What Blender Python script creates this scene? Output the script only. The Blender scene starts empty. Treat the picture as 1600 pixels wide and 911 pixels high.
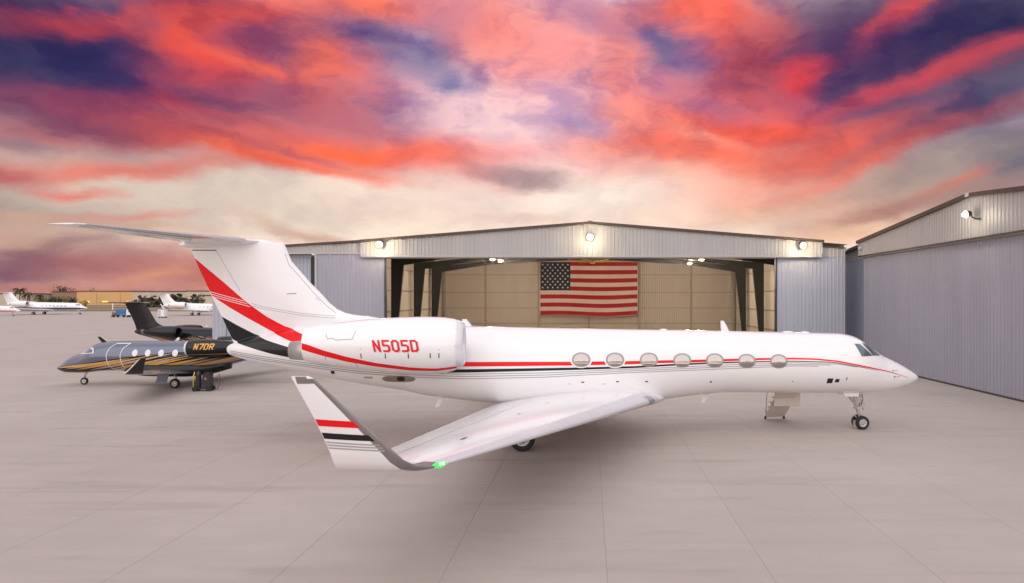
import bpy, bmesh, math, random
import numpy as np
from mathutils import Vector, Matrix
from mathutils.bvhtree import BVHTree

random.seed(7)
S = bpy.context.scene
COL = S.collection
R = math.radians

# ------------------------------------------------------------------ camera
CAM_H = 5.28
cd = bpy.data.cameras.new('camera')
cam = bpy.data.objects.new('camera', cd)
COL.objects.link(cam)
cam.location = (0, 0, CAM_H)
cam.rotation_euler = (R(90), 0, 0)
cd.sensor_width = 36.0
cd.lens = 36.0 * 1000.0 / 1600.0
cd.shift_x = -(920.0 - 800.0) / 1600.0
cd.shift_y = (467.0 - 455.5) / 1600.0
cd.clip_start = 0.1
cd.clip_end = 6000
S.camera = cam

# ------------------------------------------------------------------ view
S.view_settings.view_transform = 'Standard'
S.view_settings.look = 'None'
S.view_settings.exposure = 0.0
S.view_settings.gamma = 1.0
S.view_settings.use_curve_mapping = False
S.render.engine = 'CYCLES'
S.cycles.use_denoising = True
S.cycles.max_bounces = 4
S.cycles.sample_clamp_indirect = 8.0

SUN_EL, SUN_AZ = R(32), R(186)   # azimuth clockwise from +Y


def lin(c):
    return tuple(((x / 255.0) / 12.92 if x / 255.0 <= 0.04045 else ((x / 255.0 + 0.055) / 1.055) ** 2.4) for x in c)


# ------------------------------------------------------------------ world: sunset sky with cloud masses in direction space
W = bpy.data.worlds.new('World')
S.world = W
W.use_nodes = True
wt = W.node_tree
wt.nodes.clear()


def wn(t, **k):
    n = wt.nodes.new(t)
    for a, b in k.items():
        setattr(n, a, b)
    return n


def wl(a, b):
    wt.links.new(a, b)


def wmath(op, a, b=None, c=None, clamp=False):
    n = wn('ShaderNodeMath', operation=op)
    n.use_clamp = clamp
    for i, v in enumerate((a, b, c)):
        if v is None:
            continue
        if isinstance(v, (int, float)):
            n.inputs[i].default_value = v
        else:
            wl(v, n.inputs[i])
    return n.outputs[0]


tc = wn('ShaderNodeTexCoord')
sep = wn('ShaderNodeSeparateXYZ')
wl(tc.outputs['Generated'], sep.inputs[0])
az = wmath('ARCTAN2', sep.outputs[0], sep.outputs[1])
el = wmath('ARCSINE', sep.outputs[2])
comb = wn('ShaderNodeCombineXYZ')
wl(wmath('MULTIPLY', az, 1000.0), comb.inputs[0])
wl(wmath('MULTIPLY', el, 1000.0), comb.inputs[1])
P0 = comb.outputs[0]
# streaky fractal warp
wmap = wn('ShaderNodeMapping')
wmap.inputs['Scale'].default_value = (0.0058, 0.0125, 1.0)
wmap.inputs['Location'].default_value = (3.1, 1.7, 0.4)
wl(P0, wmap.inputs[0])
wno = wn('ShaderNodeTexNoise')
wno.inputs['Scale'].default_value = 1.0
wno.inputs['Detail'].default_value = 7.0
wno.inputs['Roughness'].default_value = 0.6
wl(wmap.outputs[0], wno.inputs['Vector'])
wsub = wn('ShaderNodeVectorMath', operation='SUBTRACT')
wl(wno.outputs['Color'], wsub.inputs[0])
wsub.inputs[1].default_value = (0.5, 0.5, 0.5)
wmul = wn('ShaderNodeVectorMath', operation='MULTIPLY')
wl(wsub.outputs[0], wmul.inputs[0])
wmul.inputs[1].default_value = (150.0, 62.0, 0.0)
wadd = wn('ShaderNodeVectorMath', operation='ADD')
wl(P0, wadd.inputs[0])
wl(wmul.outputs[0], wadd.inputs[1])
# streaky erosion carried in the third component
wm3 = wn('ShaderNodeMapping')
wm3.inputs['Scale'].default_value = (0.010, 0.021, 1.0)
wm3.inputs['Rotation'].default_value = (0, 0, R(-7))
wl(wadd.outputs[0], wm3.inputs[0])
n3 = wn('ShaderNodeTexNoise')
n3.inputs['Scale'].default_value = 1.0
n3.inputs['Detail'].default_value = 5.0
n3.inputs['Roughness'].default_value = 0.55
wl(wm3.outputs[0], n3.inputs['Vector'])
wcz = wn('ShaderNodeCombineXYZ')
wl(wmath('MULTIPLY', wmath('SUBTRACT', n3.outputs[0], 0.28, clamp=True), 1.5), wcz.inputs[2])
wad2 = wn('ShaderNodeVectorMath', operation='ADD')
wl(wadd.outputs[0], wad2.inputs[0])
wl(wcz.outputs[0], wad2.inputs[1])
PW = wad2.outputs[0]
# base gradient by elevation
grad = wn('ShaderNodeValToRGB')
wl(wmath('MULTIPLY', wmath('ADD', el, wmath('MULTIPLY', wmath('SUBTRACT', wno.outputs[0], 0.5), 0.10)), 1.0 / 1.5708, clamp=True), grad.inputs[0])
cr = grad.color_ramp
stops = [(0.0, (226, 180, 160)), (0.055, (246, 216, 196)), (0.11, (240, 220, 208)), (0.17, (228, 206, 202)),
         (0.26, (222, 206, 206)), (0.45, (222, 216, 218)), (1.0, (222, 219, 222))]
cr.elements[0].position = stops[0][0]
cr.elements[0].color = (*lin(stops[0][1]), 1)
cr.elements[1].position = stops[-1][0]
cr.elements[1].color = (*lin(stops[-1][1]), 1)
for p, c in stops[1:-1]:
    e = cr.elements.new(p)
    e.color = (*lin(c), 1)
sky = wn('ShaderNodeTexSky', sky_type='NISHITA')
sky.sun_disc = False
sky.sun_elevation = SUN_EL
sky.sun_rotation = SUN_AZ
skm = wn('ShaderNodeVectorMath', operation='SCALE')
wl(sky.outputs[0], skm.inputs[0])
skm.inputs['Scale'].default_value = 0.07
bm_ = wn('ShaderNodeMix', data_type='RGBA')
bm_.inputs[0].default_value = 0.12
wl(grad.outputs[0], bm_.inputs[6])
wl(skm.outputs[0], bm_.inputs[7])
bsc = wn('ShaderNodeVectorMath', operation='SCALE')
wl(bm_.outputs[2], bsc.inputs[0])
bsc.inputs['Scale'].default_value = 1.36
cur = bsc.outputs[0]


def blob(u, v, ru, rv, col, a=1.0, ang=0.0, hard=0.0):
    """soft cloud mass; u,v / radii in tangent units (x1000) of its bearing and height, converted to azimuth/elevation"""
    global cur
    t = (u - 920.0) / 1000.0
    azc = math.atan(t)
    elc = math.atan((467.0 - v) / 1000.0 * math.cos(azc))
    k = math.cos(azc)
    m = wn('ShaderNodeMapping', vector_type='TEXTURE')
    m.inputs['Location'].default_value = (azc * 1000, elc * 1000, 0)
    m.inputs['Rotation'].default_value = (0, 0, R(ang))
    m.inputs['Scale'].default_value = (ru * k * k * 1.3, rv * k * 1.3, 3.2 if ru >= 170 else (2.0 if ru >= 100 else 1.35))
    ma = wn('ShaderNodeVectorMath', operation='MULTIPLY_ADD')   # keeps the chain in order (shader stack)
    wl(cur, ma.inputs[0])
    ma.inputs[1].default_value = (1e-6, 1e-6, 1e-6)
    wl(PW, ma.inputs[2])
    wl(ma.outputs[0], m.inputs[0])
    ln = wn('ShaderNodeVectorMath', operation='LENGTH')
    wl(m.outputs[0], ln.inputs[0])
    mr = wn('ShaderNodeMapRange', interpolation_type='SMOOTHSTEP')
    mr.inputs['From Min'].default_value = hard
    mr.inputs['From Max'].default_value = 1.38
    mr.inputs['To Min'].default_value = a
    mr.inputs['To Max'].default_value = 0.0
    wl(ln.outputs['Value'], mr.inputs['Value'])
    mx = wn('ShaderNodeMix', data_type='RGBA')
    wl(mr.outputs[0], mx.inputs[0])
    wl(cur, mx.inputs[6])
    mx.inputs[7].default_value = (*lin(col), 1)
    cur = mx.outputs[2]


# (bearing u, height v, half sizes, colour, opacity, tilt)
BLOBS = [
    # pale glow low in the middle, greyer to the sides
    (880, 310, 440, 100, (255, 234, 208), .95), (420, 300, 300, 60, (232, 212, 194), .85), (60, 310, 280, 60, (178, 160, 148), .88),
    (1420, 285, 210, 66, (178, 154, 144), .9), (1600, 240, 120, 60, (90, 102, 120), .9), (1250, 325, 200, 46, (234, 190, 162), .85),
    # the big fields of colour
    (430, 120, 560, 140, (174, 78, 100), .95), (40, 90, 420, 130, (92, 58, 94), .97), (760, 90, 260, 150, (236, 148, 154), .95),
    (1060, 180, 260, 120, (248, 132, 118), .95), (1420, 90, 360, 150, (98, 60, 98), .97), (690, 130, 120, 120, (200, 160, 188), .85),
    (805, 185, 170, 120, (250, 208, 210), .95),
    # left: navy mass, mauve, reds
    (130, 105, 250, 60, (48, 54, 94), .97), (60, 120, 180, 46, (46, 54, 92), .9), (300, 16, 130, 40, (82, 58, 106), .95), (0, 10, 160, 50, (70, 50, 86), .95),
    (250, 60, 110, 36, (66, 58, 102), .8), (120, 44, 100, 13, (206, 78, 82), .95, 14), (180, 24, 60, 9, (214, 84, 86), .8, 20),
    (120, 172, 240, 30, (138, 70, 100), .9, -4), (60, 218, 180, 28, (180, 76, 88), .75), (60, 262, 150, 18, (192, 84, 86), .8, 6), (270, 168, 150, 12, (214, 84, 92), .8),
    (30, 228, 80, 9, (116, 80, 108), .8), (190, 138, 130, 26, (82, 62, 102), .7), (300, 205, 180, 16, (184, 78, 90), .7, -4),
    (320, 72, 84, 58, (251, 92, 62), .86), (410, 26, 110, 34, (236, 82, 64), .85, 18), (350, 108, 76, 40, (222, 76, 76), .7),
    (290, 128, 56, 30, (224, 80, 80), .8), (470, 92, 84, 46, (128, 78, 112), .9), (530, 116, 66, 74, (249, 108, 80), .9), (560, 150, 60, 20, (250, 112, 84), .7, 14),
    (590, 10, 150, 22, (255, 114, 78), .95), (420, 116, 76, 11, (248, 108, 84), .95, -14), (385, 84, 40, 14, (170, 80, 100), .6, -20),
    (562, 50, 74, 30, (108, 88, 130), .95, -8), (648, 86, 84, 34, (118, 116, 156), .95, 14), (690, 60, 40, 24, (126, 110, 150), .8, 30), (703, 130, 44, 17, (122, 126, 166), .9),
    (748, 112, 30, 15, (108, 116, 160), .9, -30), (600, 168, 70, 46, (176, 134, 162), .7), (470, 214, 160, 22, (220, 98, 94), .85),
    (520, 186, 70, 13, (166, 96, 120), .7), (380, 228, 150, 10, (172, 82, 96), .6, -3),
    # glowing rim of the left cloud bank, and the clear air under it
    (360, 300, 320, 44, (228, 210, 192), .95), (640, 296, 170, 30, (252, 228, 210), .9), (700, 258, 120, 18, (246, 150, 136), .75, -12),
    (210, 262, 210, 15, (236, 96, 76), .7, 9), (430, 250, 210, 13, (254, 100, 66), .92, -5), (640, 240, 170, 24, (250, 114, 92), .92, 3),
    (120, 296, 66, 8, (230, 122, 110), .9), (540, 238, 80, 12, (254, 108, 66), .9), (470, 243, 60, 6, (184, 90, 100), .7, -8), (0, 270, 80, 14, (186, 84, 90), .8), (450, 152, 140, 22, (152, 80, 108), .8), (245, 112, 70, 26, (116, 64, 100), .8), (385, 58, 56, 18, (148, 72, 100), .75, 16), (560, 200, 110, 18, (196, 110, 120), .7), (120, 196, 140, 12, (110, 66, 98), .7, -3), (330, 150, 110, 10, (128, 72, 104), .7, -5),
    (0, 345, 190, 50, (150, 128, 122), .6), (1610, 335, 170, 50, (140, 118, 116), .7),
    # middle and right
    (855, 80, 90, 60, (246, 138, 138), .9), (760, 40, 70, 50, (250, 138, 126), .85), (700, 20, 60, 20, (180, 120, 150), .6), (1025, 58, 80, 38, (88, 86, 140), .97, -20), (930, 20, 60, 24, (150, 100, 150), .7, -20),
    (1085, 88, 44, 28, (108, 102, 154), .95), (1000, 142, 80, 28, (190, 128, 164), .85), (968, 110, 30, 60, (250, 142, 132), .85, 8), (1120, 140, 60, 40, (170, 112, 150), .7),
    (1120, 36, 76, 46, (254, 102, 82), .97, -40), (1190, 96, 60, 74, (250, 98, 84), .97, -20), (1060, 8, 90, 20, (252, 104, 82), .9),
    (1340, 76, 200, 90, (78, 54, 96), .97, 6), (1580, 40, 200, 80, (48, 48, 84), .97), (1420, 12, 74, 14, (210, 78, 86), .95, 24),
    (1400, 50, 90, 14, (132, 62, 96), .7, 20), (1254, 134, 38, 32, (230, 70, 74), .97), (1310, 185, 140, 34, (138, 84, 112), .85),
    (1450, 122, 210, 16, (202, 74, 86), .95, 14), (1540, 88, 130, 10, (172, 70, 88), .7, 18), (1520, 162, 150, 28, (66, 70, 104), .95, 12),
    (1400, 172, 110, 22, (106, 74, 108), .75, 10), (1040, 215, 130, 60, (252, 120, 102), .9), (1190, 205, 110, 34, (252, 94, 72), .97, -14), (980, 180, 60, 30, (250, 150, 138), .7), (1105, 165, 84, 18, (196, 124, 148), .75, -16), (1010, 252, 90, 18, (251, 186, 170), .75, -10), (1240, 165, 70, 20, (186, 86, 110), .7, -10), (1180, 262, 100, 10, (236, 140, 124), .7, -6), (1110, 215, 60, 12, (252, 160, 140), .7, -24),
    (1130, 248, 110, 22, (250, 118, 94), .9, -12), (1300, 238, 130, 22, (230, 96, 84), .92, 16), (1440, 212, 170, 14, (168, 80, 92), .92, 16),
    (1330, 262, 110, 13, (240, 116, 96), .75, 20), (1090, 292, 140, 30, (251, 168, 144), .85, -6), (1450, 266, 150, 24, (172, 154, 144), .85, 12),
    (1480, 290, 56, 9, (230, 126, 106), .75, 18), (1370, 333, 130, 17, (184, 132, 118), .9, 12), (930, 305, 150, 40, (255, 240, 226), .9),
    (812, 274, 70, 14, (158, 130, 138), .97, -4), (905, 190, 46, 13, (176, 158, 190), .8, -16), (860, 150, 50, 30, (252, 200, 206), .6),
    (820, 340, 80, 8, (226, 190, 176), .6), (1300, 372, 130, 14, (244, 194, 158), .8, 6), (1570, 312, 130, 28, (168, 130, 126), .85),
    # low clouds on the left
    (110, 408, 230, 32, (150, 98, 108), .95, 3), (30, 425, 120, 28, (124, 84, 104), .95), (280, 425, 150, 32, (190, 116, 108), .9),
    (235, 428, 56, 9, (216, 152, 122), .9, 14), (120, 384, 80, 10, (134, 92, 106), .8, 20), (470, 362, 90, 10, (206, 168, 148), .9, -16),
    (150, 348, 160, 16, (208, 166, 144), .8), (60, 372, 90, 14, (196, 156, 136), .8), (210, 332, 80, 7, (220, 150, 138), .8, 8),
    (150, 454, 360, 13, (188, 120, 114), .85),
]
for b in BLOBS:
    blob(*b)
# fine wisps: brightness relief of the same clouds
wm2 = wn('ShaderNodeMapping')
wm2.inputs['Scale'].default_value = (0.010, 0.0165, 1.0)
wm2.inputs['Rotation'].default_value = (0, 0, R(8))
wl(PW, wm2.inputs[0])
n2 = wn('ShaderNodeTexNoise')
n2.inputs['Scale'].default_value = 1.0
n2.inputs['Detail'].default_value = 6.0
n2.inputs['Roughness'].default_value = 0.58
wl(wm2.outputs[0], n2.inputs['Vector'])
mrw = wn('ShaderNodeMapRange')
mrw.inputs['From Min'].default_value = 0.25
mrw.inputs['From Max'].default_value = 0.75
mrw.inputs['To Min'].default_value = 0.88
mrw.inputs['To Max'].default_value = 1.10
wl(n2.outputs[0], mrw.inputs['Value'])
tint = wn('ShaderNodeMix', data_type='RGBA')
mrt = wn('ShaderNodeMapRange', interpolation_type='SMOOTHSTEP')
mrt.inputs['From Min'].default_value = 0.34
mrt.inputs['From Max'].default_value = 0.60
wl(n2.outputs[0], mrt.inputs['Value'])
wl(mrt.outputs[0], tint.inputs[0])
tint.inputs[6].default_value = (0.70, 0.71, 0.98, 1)     # shaded side of the puffs
tint.inputs[7].default_value = (1.06, 1.06, 1.02, 1)     # lit side
high = wn('ShaderNodeMapRange', interpolation_type='SMOOTHSTEP')
high.inputs['From Min'].default_value = 0.16
high.inputs['From Max'].default_value = 0.30
high.inputs['To Min'].default_value = 0.15
high.inputs['To Max'].default_value = 1.0
wl(el, high.inputs['Value'])
top_ = wn('ShaderNodeMapRange', interpolation_type='SMOOTHSTEP')
top_.inputs['From Min'].default_value = 0.5
top_.inputs['From Max'].default_value = 0.9
top_.inputs['To Min'].default_value = 1.0
top_.inputs['To Max'].default_value = 0.1
wl(el, top_.inputs['Value'])
t2 = wn('ShaderNodeMix', data_type='RGBA')
wl(wmath('MULTIPLY', high.outputs[0], top_.outputs[0]), t2.inputs[0])
t2.inputs[6].default_value = (1, 1, 1, 1)
wl(tint.outputs[2], t2.inputs[7])
vm = wn('ShaderNodeVectorMath', operation='MULTIPLY')
wl(cur, vm.inputs[0])
wl(t2.outputs[2], vm.inputs[1])
vs = wn('ShaderNodeVectorMath', operation='SCALE')
wl(vm.outputs[0], vs.inputs[0])
wl(mrw.outputs[0], vs.inputs['Scale'])
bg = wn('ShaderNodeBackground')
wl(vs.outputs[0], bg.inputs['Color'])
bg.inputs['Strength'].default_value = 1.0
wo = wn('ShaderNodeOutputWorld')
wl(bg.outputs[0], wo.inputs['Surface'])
W.cycles.sampling_method = 'NONE'
W.cycles.sample_map_resolution = 512

# ------------------------------------------------------------------ sun (very soft, through the cloud)
sd = bpy.data.lights.new('sun', 'SUN')
sd.energy = 1.6
sd.angle = R(100)
sd.color = (1.0, 0.97, 0.95)
so = bpy.data.objects.new('sun', sd)
COL.objects.link(so)
dirv = Vector((math.sin(SUN_AZ) * math.cos(SUN_EL), math.cos(SUN_AZ) * math.cos(SUN_EL), math.sin(SUN_EL)))
so.rotation_euler = (-dirv).to_track_quat('-Z', 'Y').to_euler()


# ================================================================== helpers
def mat(name, col, rough=0.5, metal=0.0, coat=0.0, var=0.0, vs=3.0, bump=0.0, bs=40.0, emit=None, es=0.0, spec=0.5, rnd=0.0,
        stretch=(1, 1, 1), world=False):
    m = bpy.data.materials.new(name)
    m.use_nodes = True
    nt = m.node_tree
    b = nt.nodes['Principled BSDF']
    c = (*col, 1)
    b.inputs['Base Color'].default_value = c
    b.inputs['Roughness'].default_value = rough
    b.inputs['Metallic'].default_value = metal
    b.inputs['Coat Weight'].default_value = coat
    b.inputs['Coat Roughness'].default_value = 0.08
    b.inputs['Specular IOR Level'].default_value = spec
    if emit:
        b.inputs['Emission Color'].default_value = (*emit, 1)
        b.inputs['Emission Strength'].default_value = es
    src = None
    if var or bump or rnd:
        if world:
            g = nt.nodes.new('ShaderNodeNewGeometry')
            o = g.outputs['Position']
        else:
            g = nt.nodes.new('ShaderNodeTexCoord')
            o = g.outputs['Object']
        mp = nt.nodes.new('ShaderNodeMapping')
        mp.inputs['Scale'].default_value = stretch
        nt.links.new(o, mp.inputs[0])
        src = mp.outputs[0]
    if var or rnd:
        n = nt.nodes.new('ShaderNodeTexNoise')
        n.inputs['Scale'].default_value = vs
        n.inputs['Detail'].default_value = 5
        n.inputs['Roughness'].default_value = 0.6
        nt.links.new(src, n.inputs['Vector'])
        mr = nt.nodes.new('ShaderNodeMapRange')
        mr.inputs['From Min'].default_value = 0.25
        mr.inputs['From Max'].default_value = 0.75
        mr.inputs['To Min'].default_value = 1 - var
        mr.inputs['To Max'].default_value = 1 + var
        nt.links.new(n.outputs[0], mr.inputs['Value'])
        fac = mr.outputs[0]
        if rnd:
            oi = nt.nodes.new('ShaderNodeObjectInfo')
            r2 = nt.nodes.new('ShaderNodeMapRange')
            r2.inputs['To Min'].default_value = 1 - rnd
            r2.inputs['To Max'].default_value = 1 + rnd
            nt.links.new(oi.outputs['Random'], r2.inputs['Value'])
            mm = nt.nodes.new('ShaderNodeMath')
            mm.operation = 'MULTIPLY'
            nt.links.new(fac, mm.inputs[0])
            nt.links.new(r2.outputs[0], mm.inputs[1])
            fac = mm.outputs[0]
        v = nt.nodes.new('ShaderNodeVectorMath')
        v.operation = 'SCALE'
        v.inputs[0].default_value = col
        nt.links.new(fac, v.inputs['Scale'])
        nt.links.new(v.outputs[0], b.inputs['Base Color'])
    if bump:
        n = nt.nodes.new('ShaderNodeTexNoise')
        n.inputs['Scale'].default_value = bs
        n.inputs['Detail'].default_value = 4
        nt.links.new(src, n.inputs['Vector'])
        bp = nt.nodes.new('ShaderNodeBump')
        bp.inputs['Strength'].default_value = bump
        bp.inputs['Distance'].default_value = 0.02
        nt.links.new(n.outputs[0], bp.inputs['Height'])
        nt.links.new(bp.outputs[0], b.inputs['Normal'])
    return m


def link(o, parent=None):
    COL.objects.link(o)
    if parent is not None:
        o.parent = parent
    return o


def tag(o, label=None, cat=None, group=None, kind=None):
    if label:
        o['label'] = label
    if cat:
        o['category'] = cat
    if group:
        o['group'] = group
    if kind:
        o['kind'] = kind
    return o


def empty(name, loc=(0, 0, 0), rz=0.0, parent=None):
    o = bpy.data.objects.new(name, None)
    o.empty_display_size = 0.3
    o.location = loc
    o.rotation_euler = (0, 0, rz)
    return link(o, parent)


def mobj(name, verts, faces, m, parent=None, smooth=False, loc=None, rz=None, fix=True, auto=None):
    me = bpy.data.meshes.new(name)
    me.from_pydata([tuple(v) for v in verts], [], faces)
    if fix:
        b = bmesh.new()
        b.from_mesh(me)
        bmesh.ops.recalc_face_normals(b, faces=b.faces)
        b.to_mesh(me)
        b.free()
    if smooth:
        me.polygons.foreach_set('use_smooth', [True] * len(me.polygons))
        if auto:
            me.set_sharp_from_angle(angle=R(auto))
    me.materials.append(m)
    o = bpy.data.objects.new(name, me)
    if loc is not None:
        o.location = loc
    if rz is not None:
        o.rotation_euler = (0, 0, rz)
    return link(o, parent)


def share(src, name=None, parent=None, loc=None, rz=None):
    o = bpy.data.objects.new(name or src.name.split('.')[0], src.data)
    if loc is not None:
        o.location = loc
    if rz is not None:
        o.rotation_euler = (0, 0, rz)
    return link(o, parent)


class MB:
    """collects shapes for ONE mesh"""

    def __init__(s):
        s.v, s.f = [], []

    def add(s, v, f):
        n = len(s.v)
        s.v += [tuple(p) for p in v]
        s.f += [tuple(i + n for i in q) for q in f]
        return s

    def box(s, x0, x1, y0, y1, z0, z1):
        v = [(x, y, z) for z in (z0, z1) for y in (y0, y1) for x in (x0, x1)]
        return s.add(v, [(0, 2, 3, 1), (4, 5, 7, 6), (0, 1, 5, 4), (2, 6, 7, 3), (0, 4, 6, 2), (1, 3, 7, 5)])

    def tube(s, pts, r, n=8):
        pts = [Vector(p) for p in pts]
        rs = r if isinstance(r, (list, tuple)) else [r] * len(pts)
        rings = []
        for i, p in enumerate(pts):
            d = (pts[min(i + 1, len(pts) - 1)] - pts[max(i - 1, 0)]).normalized()
            a = d.orthogonal().normalized() if i == 0 else (rings[-1][1] - d * rings[-1][1].dot(d)).normalized()
            b = d.cross(a)
            rings.append(([p + rs[i] * (a * math.cos(2 * math.pi * k / n) + b * math.sin(2 * math.pi * k / n)) for k in range(n)], a))
        return s.loft([q[0] for q in rings])

    def loft(s, rings, caps=True, closed=True):
        n = len(rings[0])
        v = [p for q in rings for p in q]
        f = []
        for i in range(len(rings) - 1):
            for k in range(n if closed else n - 1):
                a, b = i * n + k, i * n + (k + 1) % n
                f.append((a, b, b + n, a + n))
        if caps and closed:
            f.append(tuple(range(n))[::-1])
            f.append(tuple((len(rings) - 1) * n + k for k in range(n)))
        return s.add(v, f)

    def lathe(s, prof, c, ax, n=24, closed=False):
        """prof: (along, radius)"""
        c, ax = Vector(c), Vector(ax).normalized()
        a = ax.orthogonal().normalized()
        b = ax.cross(a)
        rings = [[c + ax * h + r * (a * math.cos(2 * math.pi * k / n) + b * math.sin(2 * math.pi * k / n)) for k in range(n)] for h, r in prof]
        if closed:
            rings.append(rings[0])
        return s.loft(rings, caps=not closed)

    def poly_prism(s, pts2, y0, y1):
        """polygon in x,z pushed from y0 to y1"""
        n = len(pts2)
        v = [(x, y0, z) for x, z in pts2] + [(x, y1, z) for x, z in pts2]
        f = [tuple(range(n)), tuple(range(n, 2 * n))[::-1]] + [(k, (k + 1) % n, n + (k + 1) % n, n + k) for k in range(n)]
        return s.add(v, f)

    def build(s, name, m, parent=None, smooth=False, **k):
        return mobj(name, s.v, s.f, m, parent, smooth, **k)


def hermite(tab, xs):
    """smooth table lookup: tab rows sorted by column 0"""
    t = np.array(sorted(tab), float)
    x, y = t[:, 0], t[:, 1:]
    h = np.diff(x)[:, None]
    d = np.diff(y, axis=0) / h
    m = np.zeros_like(y)
    m[0], m[-1] = d[0], d[-1]
    for i in range(1, len(x) - 1):
        w = d[i - 1] * d[i]
        m[i] = np.where(w > 0, 2 * w / np.where(np.abs(d[i - 1] + d[i]) < 1e-9, 1, d[i - 1] + d[i]), 0)
    xs = np.atleast_1d(np.clip(xs, x[0], x[-1]))
    i = np.clip(np.searchsorted(x, xs) - 1, 0, len(x) - 2)
    s = ((xs - x[i]) / (x[i + 1] - x[i]))[:, None]
    hh = (x[i + 1] - x[i])[:, None]
    return ((2 * s**3 - 3 * s**2 + 1) * y[i] + (s**3 - 2 * s**2 + s) * hh * m[i] + (-2 * s**3 + 3 * s**2) * y[i + 1] + (s**3 - s**2) * hh * m[i + 1])


def curve(pts):
    p = sorted(pts)
    xs = [a for a, b in p]
    zs = [b for a, b in p]
    return lambda x: float(np.interp(x, xs, zs))


def airfoil(t, n=14, camber=0.012):
    xs = [0.5 * (1 - math.cos(math.pi * i / n)) for i in range(n + 1)]
    yt = lambda x: 5 * t * (.2969 * math.sqrt(x) - .126 * x - .3516 * x * x + .2843 * x**3 - .1036 * x**4)
    yc = lambda x: camber * 4 * x * (1 - x)
    up = [(x, yc(x) + yt(x)) for x in reversed(xs)]
    lo = [(x, yc(x) - yt(x)) for x in xs[1:-1]]
    return up + lo + [(1.0, -0.0006)]


def section(le, te, t, up, camber=0.012, n=14):
    le, te, up = Vector(le), Vector(te), Vector(up).normalized()
    d = te - le
    c = d.length
    return [le + d * x + up * (y * c) for x, y in airfoil(t, n, camber)]


def le_strip(secs, n=14, frac=4, off=0.004):
    """the skin round the nose of a loft of sections, as a thin proud shell"""
    rings = []
    for s in secs:
        c = sum(s, Vector()) / len(s)
        idx = list(range(n - frac, n + frac + 1))
        rings.append([s[i] + (s[n] - s[0]).normalized() * off * 1.5 + (s[i] - (s[n] * .9 + s[0] * .1)).normalized() * off for i in idx])
    return MB().loft(rings, caps=False, closed=False)


def bvh_of(*objs):
    v, f = [], []
    for o in objs:
        n = len(v)
        v += [p.co.copy() for p in o.data.vertices]
        f += [tuple(i + n for i in p.vertices) for p in o.data.polygons]
    return BVHTree.FromPolygons(v, f)


def cast(bv, x, z, side, off):
    h = bv.ray_cast(Vector((x, side * 30.0, z)), Vector((0, -side, 0)))
    if h[0] is None:
        return None
    n = h[1].normalized()
    if n.y * side < 0:
        n = -n
    return h[0] + n * off


def strip(name, top, bot, x0, x1, bv, m, parent, side=-1, nx=60, nz=4, off=0.004, jump=0.5):
    """paint band lying on the skin between two curves of height over length"""
    g = []
    for i in range(nx + 1):
        x = x0 + (x1 - x0) * i / nx
        zt, zb = top(x), bot(x)
        g.append([cast(bv, x, zb + (zt - zb) * j / nz, side, off) for j in range(nz + 1)])
    return grid_obj(name, g, m, parent, jump)


def grid_obj(name, g, m, parent, jump=0.5):
    v, idx, f = [], {}, []
    for i, r_ in enumerate(g):
        for j, p in enumerate(r_):
            if p is not None:
                idx[i, j] = len(v)
                v.append(p)
    for i in range(len(g) - 1):
        for j in range(len(g[0]) - 1):
            k = [(i, j), (i + 1, j), (i + 1, j + 1), (i, j + 1)]
            if all(q in idx for q in k):
                q = [idx[a] for a in k]
                if all((v[q[a]] - v[q[(a + 1) % 4]]).length < jump for a in range(4)):
                    f.append(tuple(q))
    return mobj(name, v, f, m, parent, smooth=True, fix=False)


def quad_on(name, c, bv, m, parent, side=-1, n=8, off=0.004, jump=.6):
    """four (x,z) corners laid on the skin"""
    g = []
    for i in range(n + 1):
        a = i / n
        r_ = []
        for j in range(n + 1):
            b = j / n
            x = (c[0][0] * (1 - a) + c[1][0] * a) * (1 - b) + (c[3][0] * (1 - a) + c[2][0] * a) * b
            z = (c[0][1] * (1 - a) + c[1][1] * a) * (1 - b) + (c[3][1] * (1 - a) + c[2][1] * a) * b
            r_.append(cast(bv, x, z, side, off))
        g.append(r_)
    return grid_obj(name, g, m, parent, jump)


GLYPH = {  # centre lines in a 0.62 x 1 cell, cut corners
    'N': [[(.08, 0), (.08, 1)], [(.08, 1), (.54, 0)], [(.54, 0), (.54, 1)]],
    '5': [[(.56, 1), (.08, 1), (.08, .56), (.44, .56), (.56, .44), (.56, .12), (.44, 0), (.06, 0)]],
    '0': [[(.2, 0), (.06, .14), (.06, .86), (.2, 1), (.42, 1), (.56, .86), (.56, .14), (.42, 0), (.2, 0)]],
    'D': [[(.06, 0), (.06, 1), (.4, 1), (.56, .84), (.56, .16), (.4, 0), (.06, 0)]],
    '7': [[(.04, 1), (.56, 1), (.56, .8), (.28, 0)]],
    'R': [[(.08, 0), (.08, 1), (.44, 1), (.56, .88), (.56, .62), (.44, .5), (.08, .5)], [(.32, .5), (.56, 0)]],
}


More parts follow.
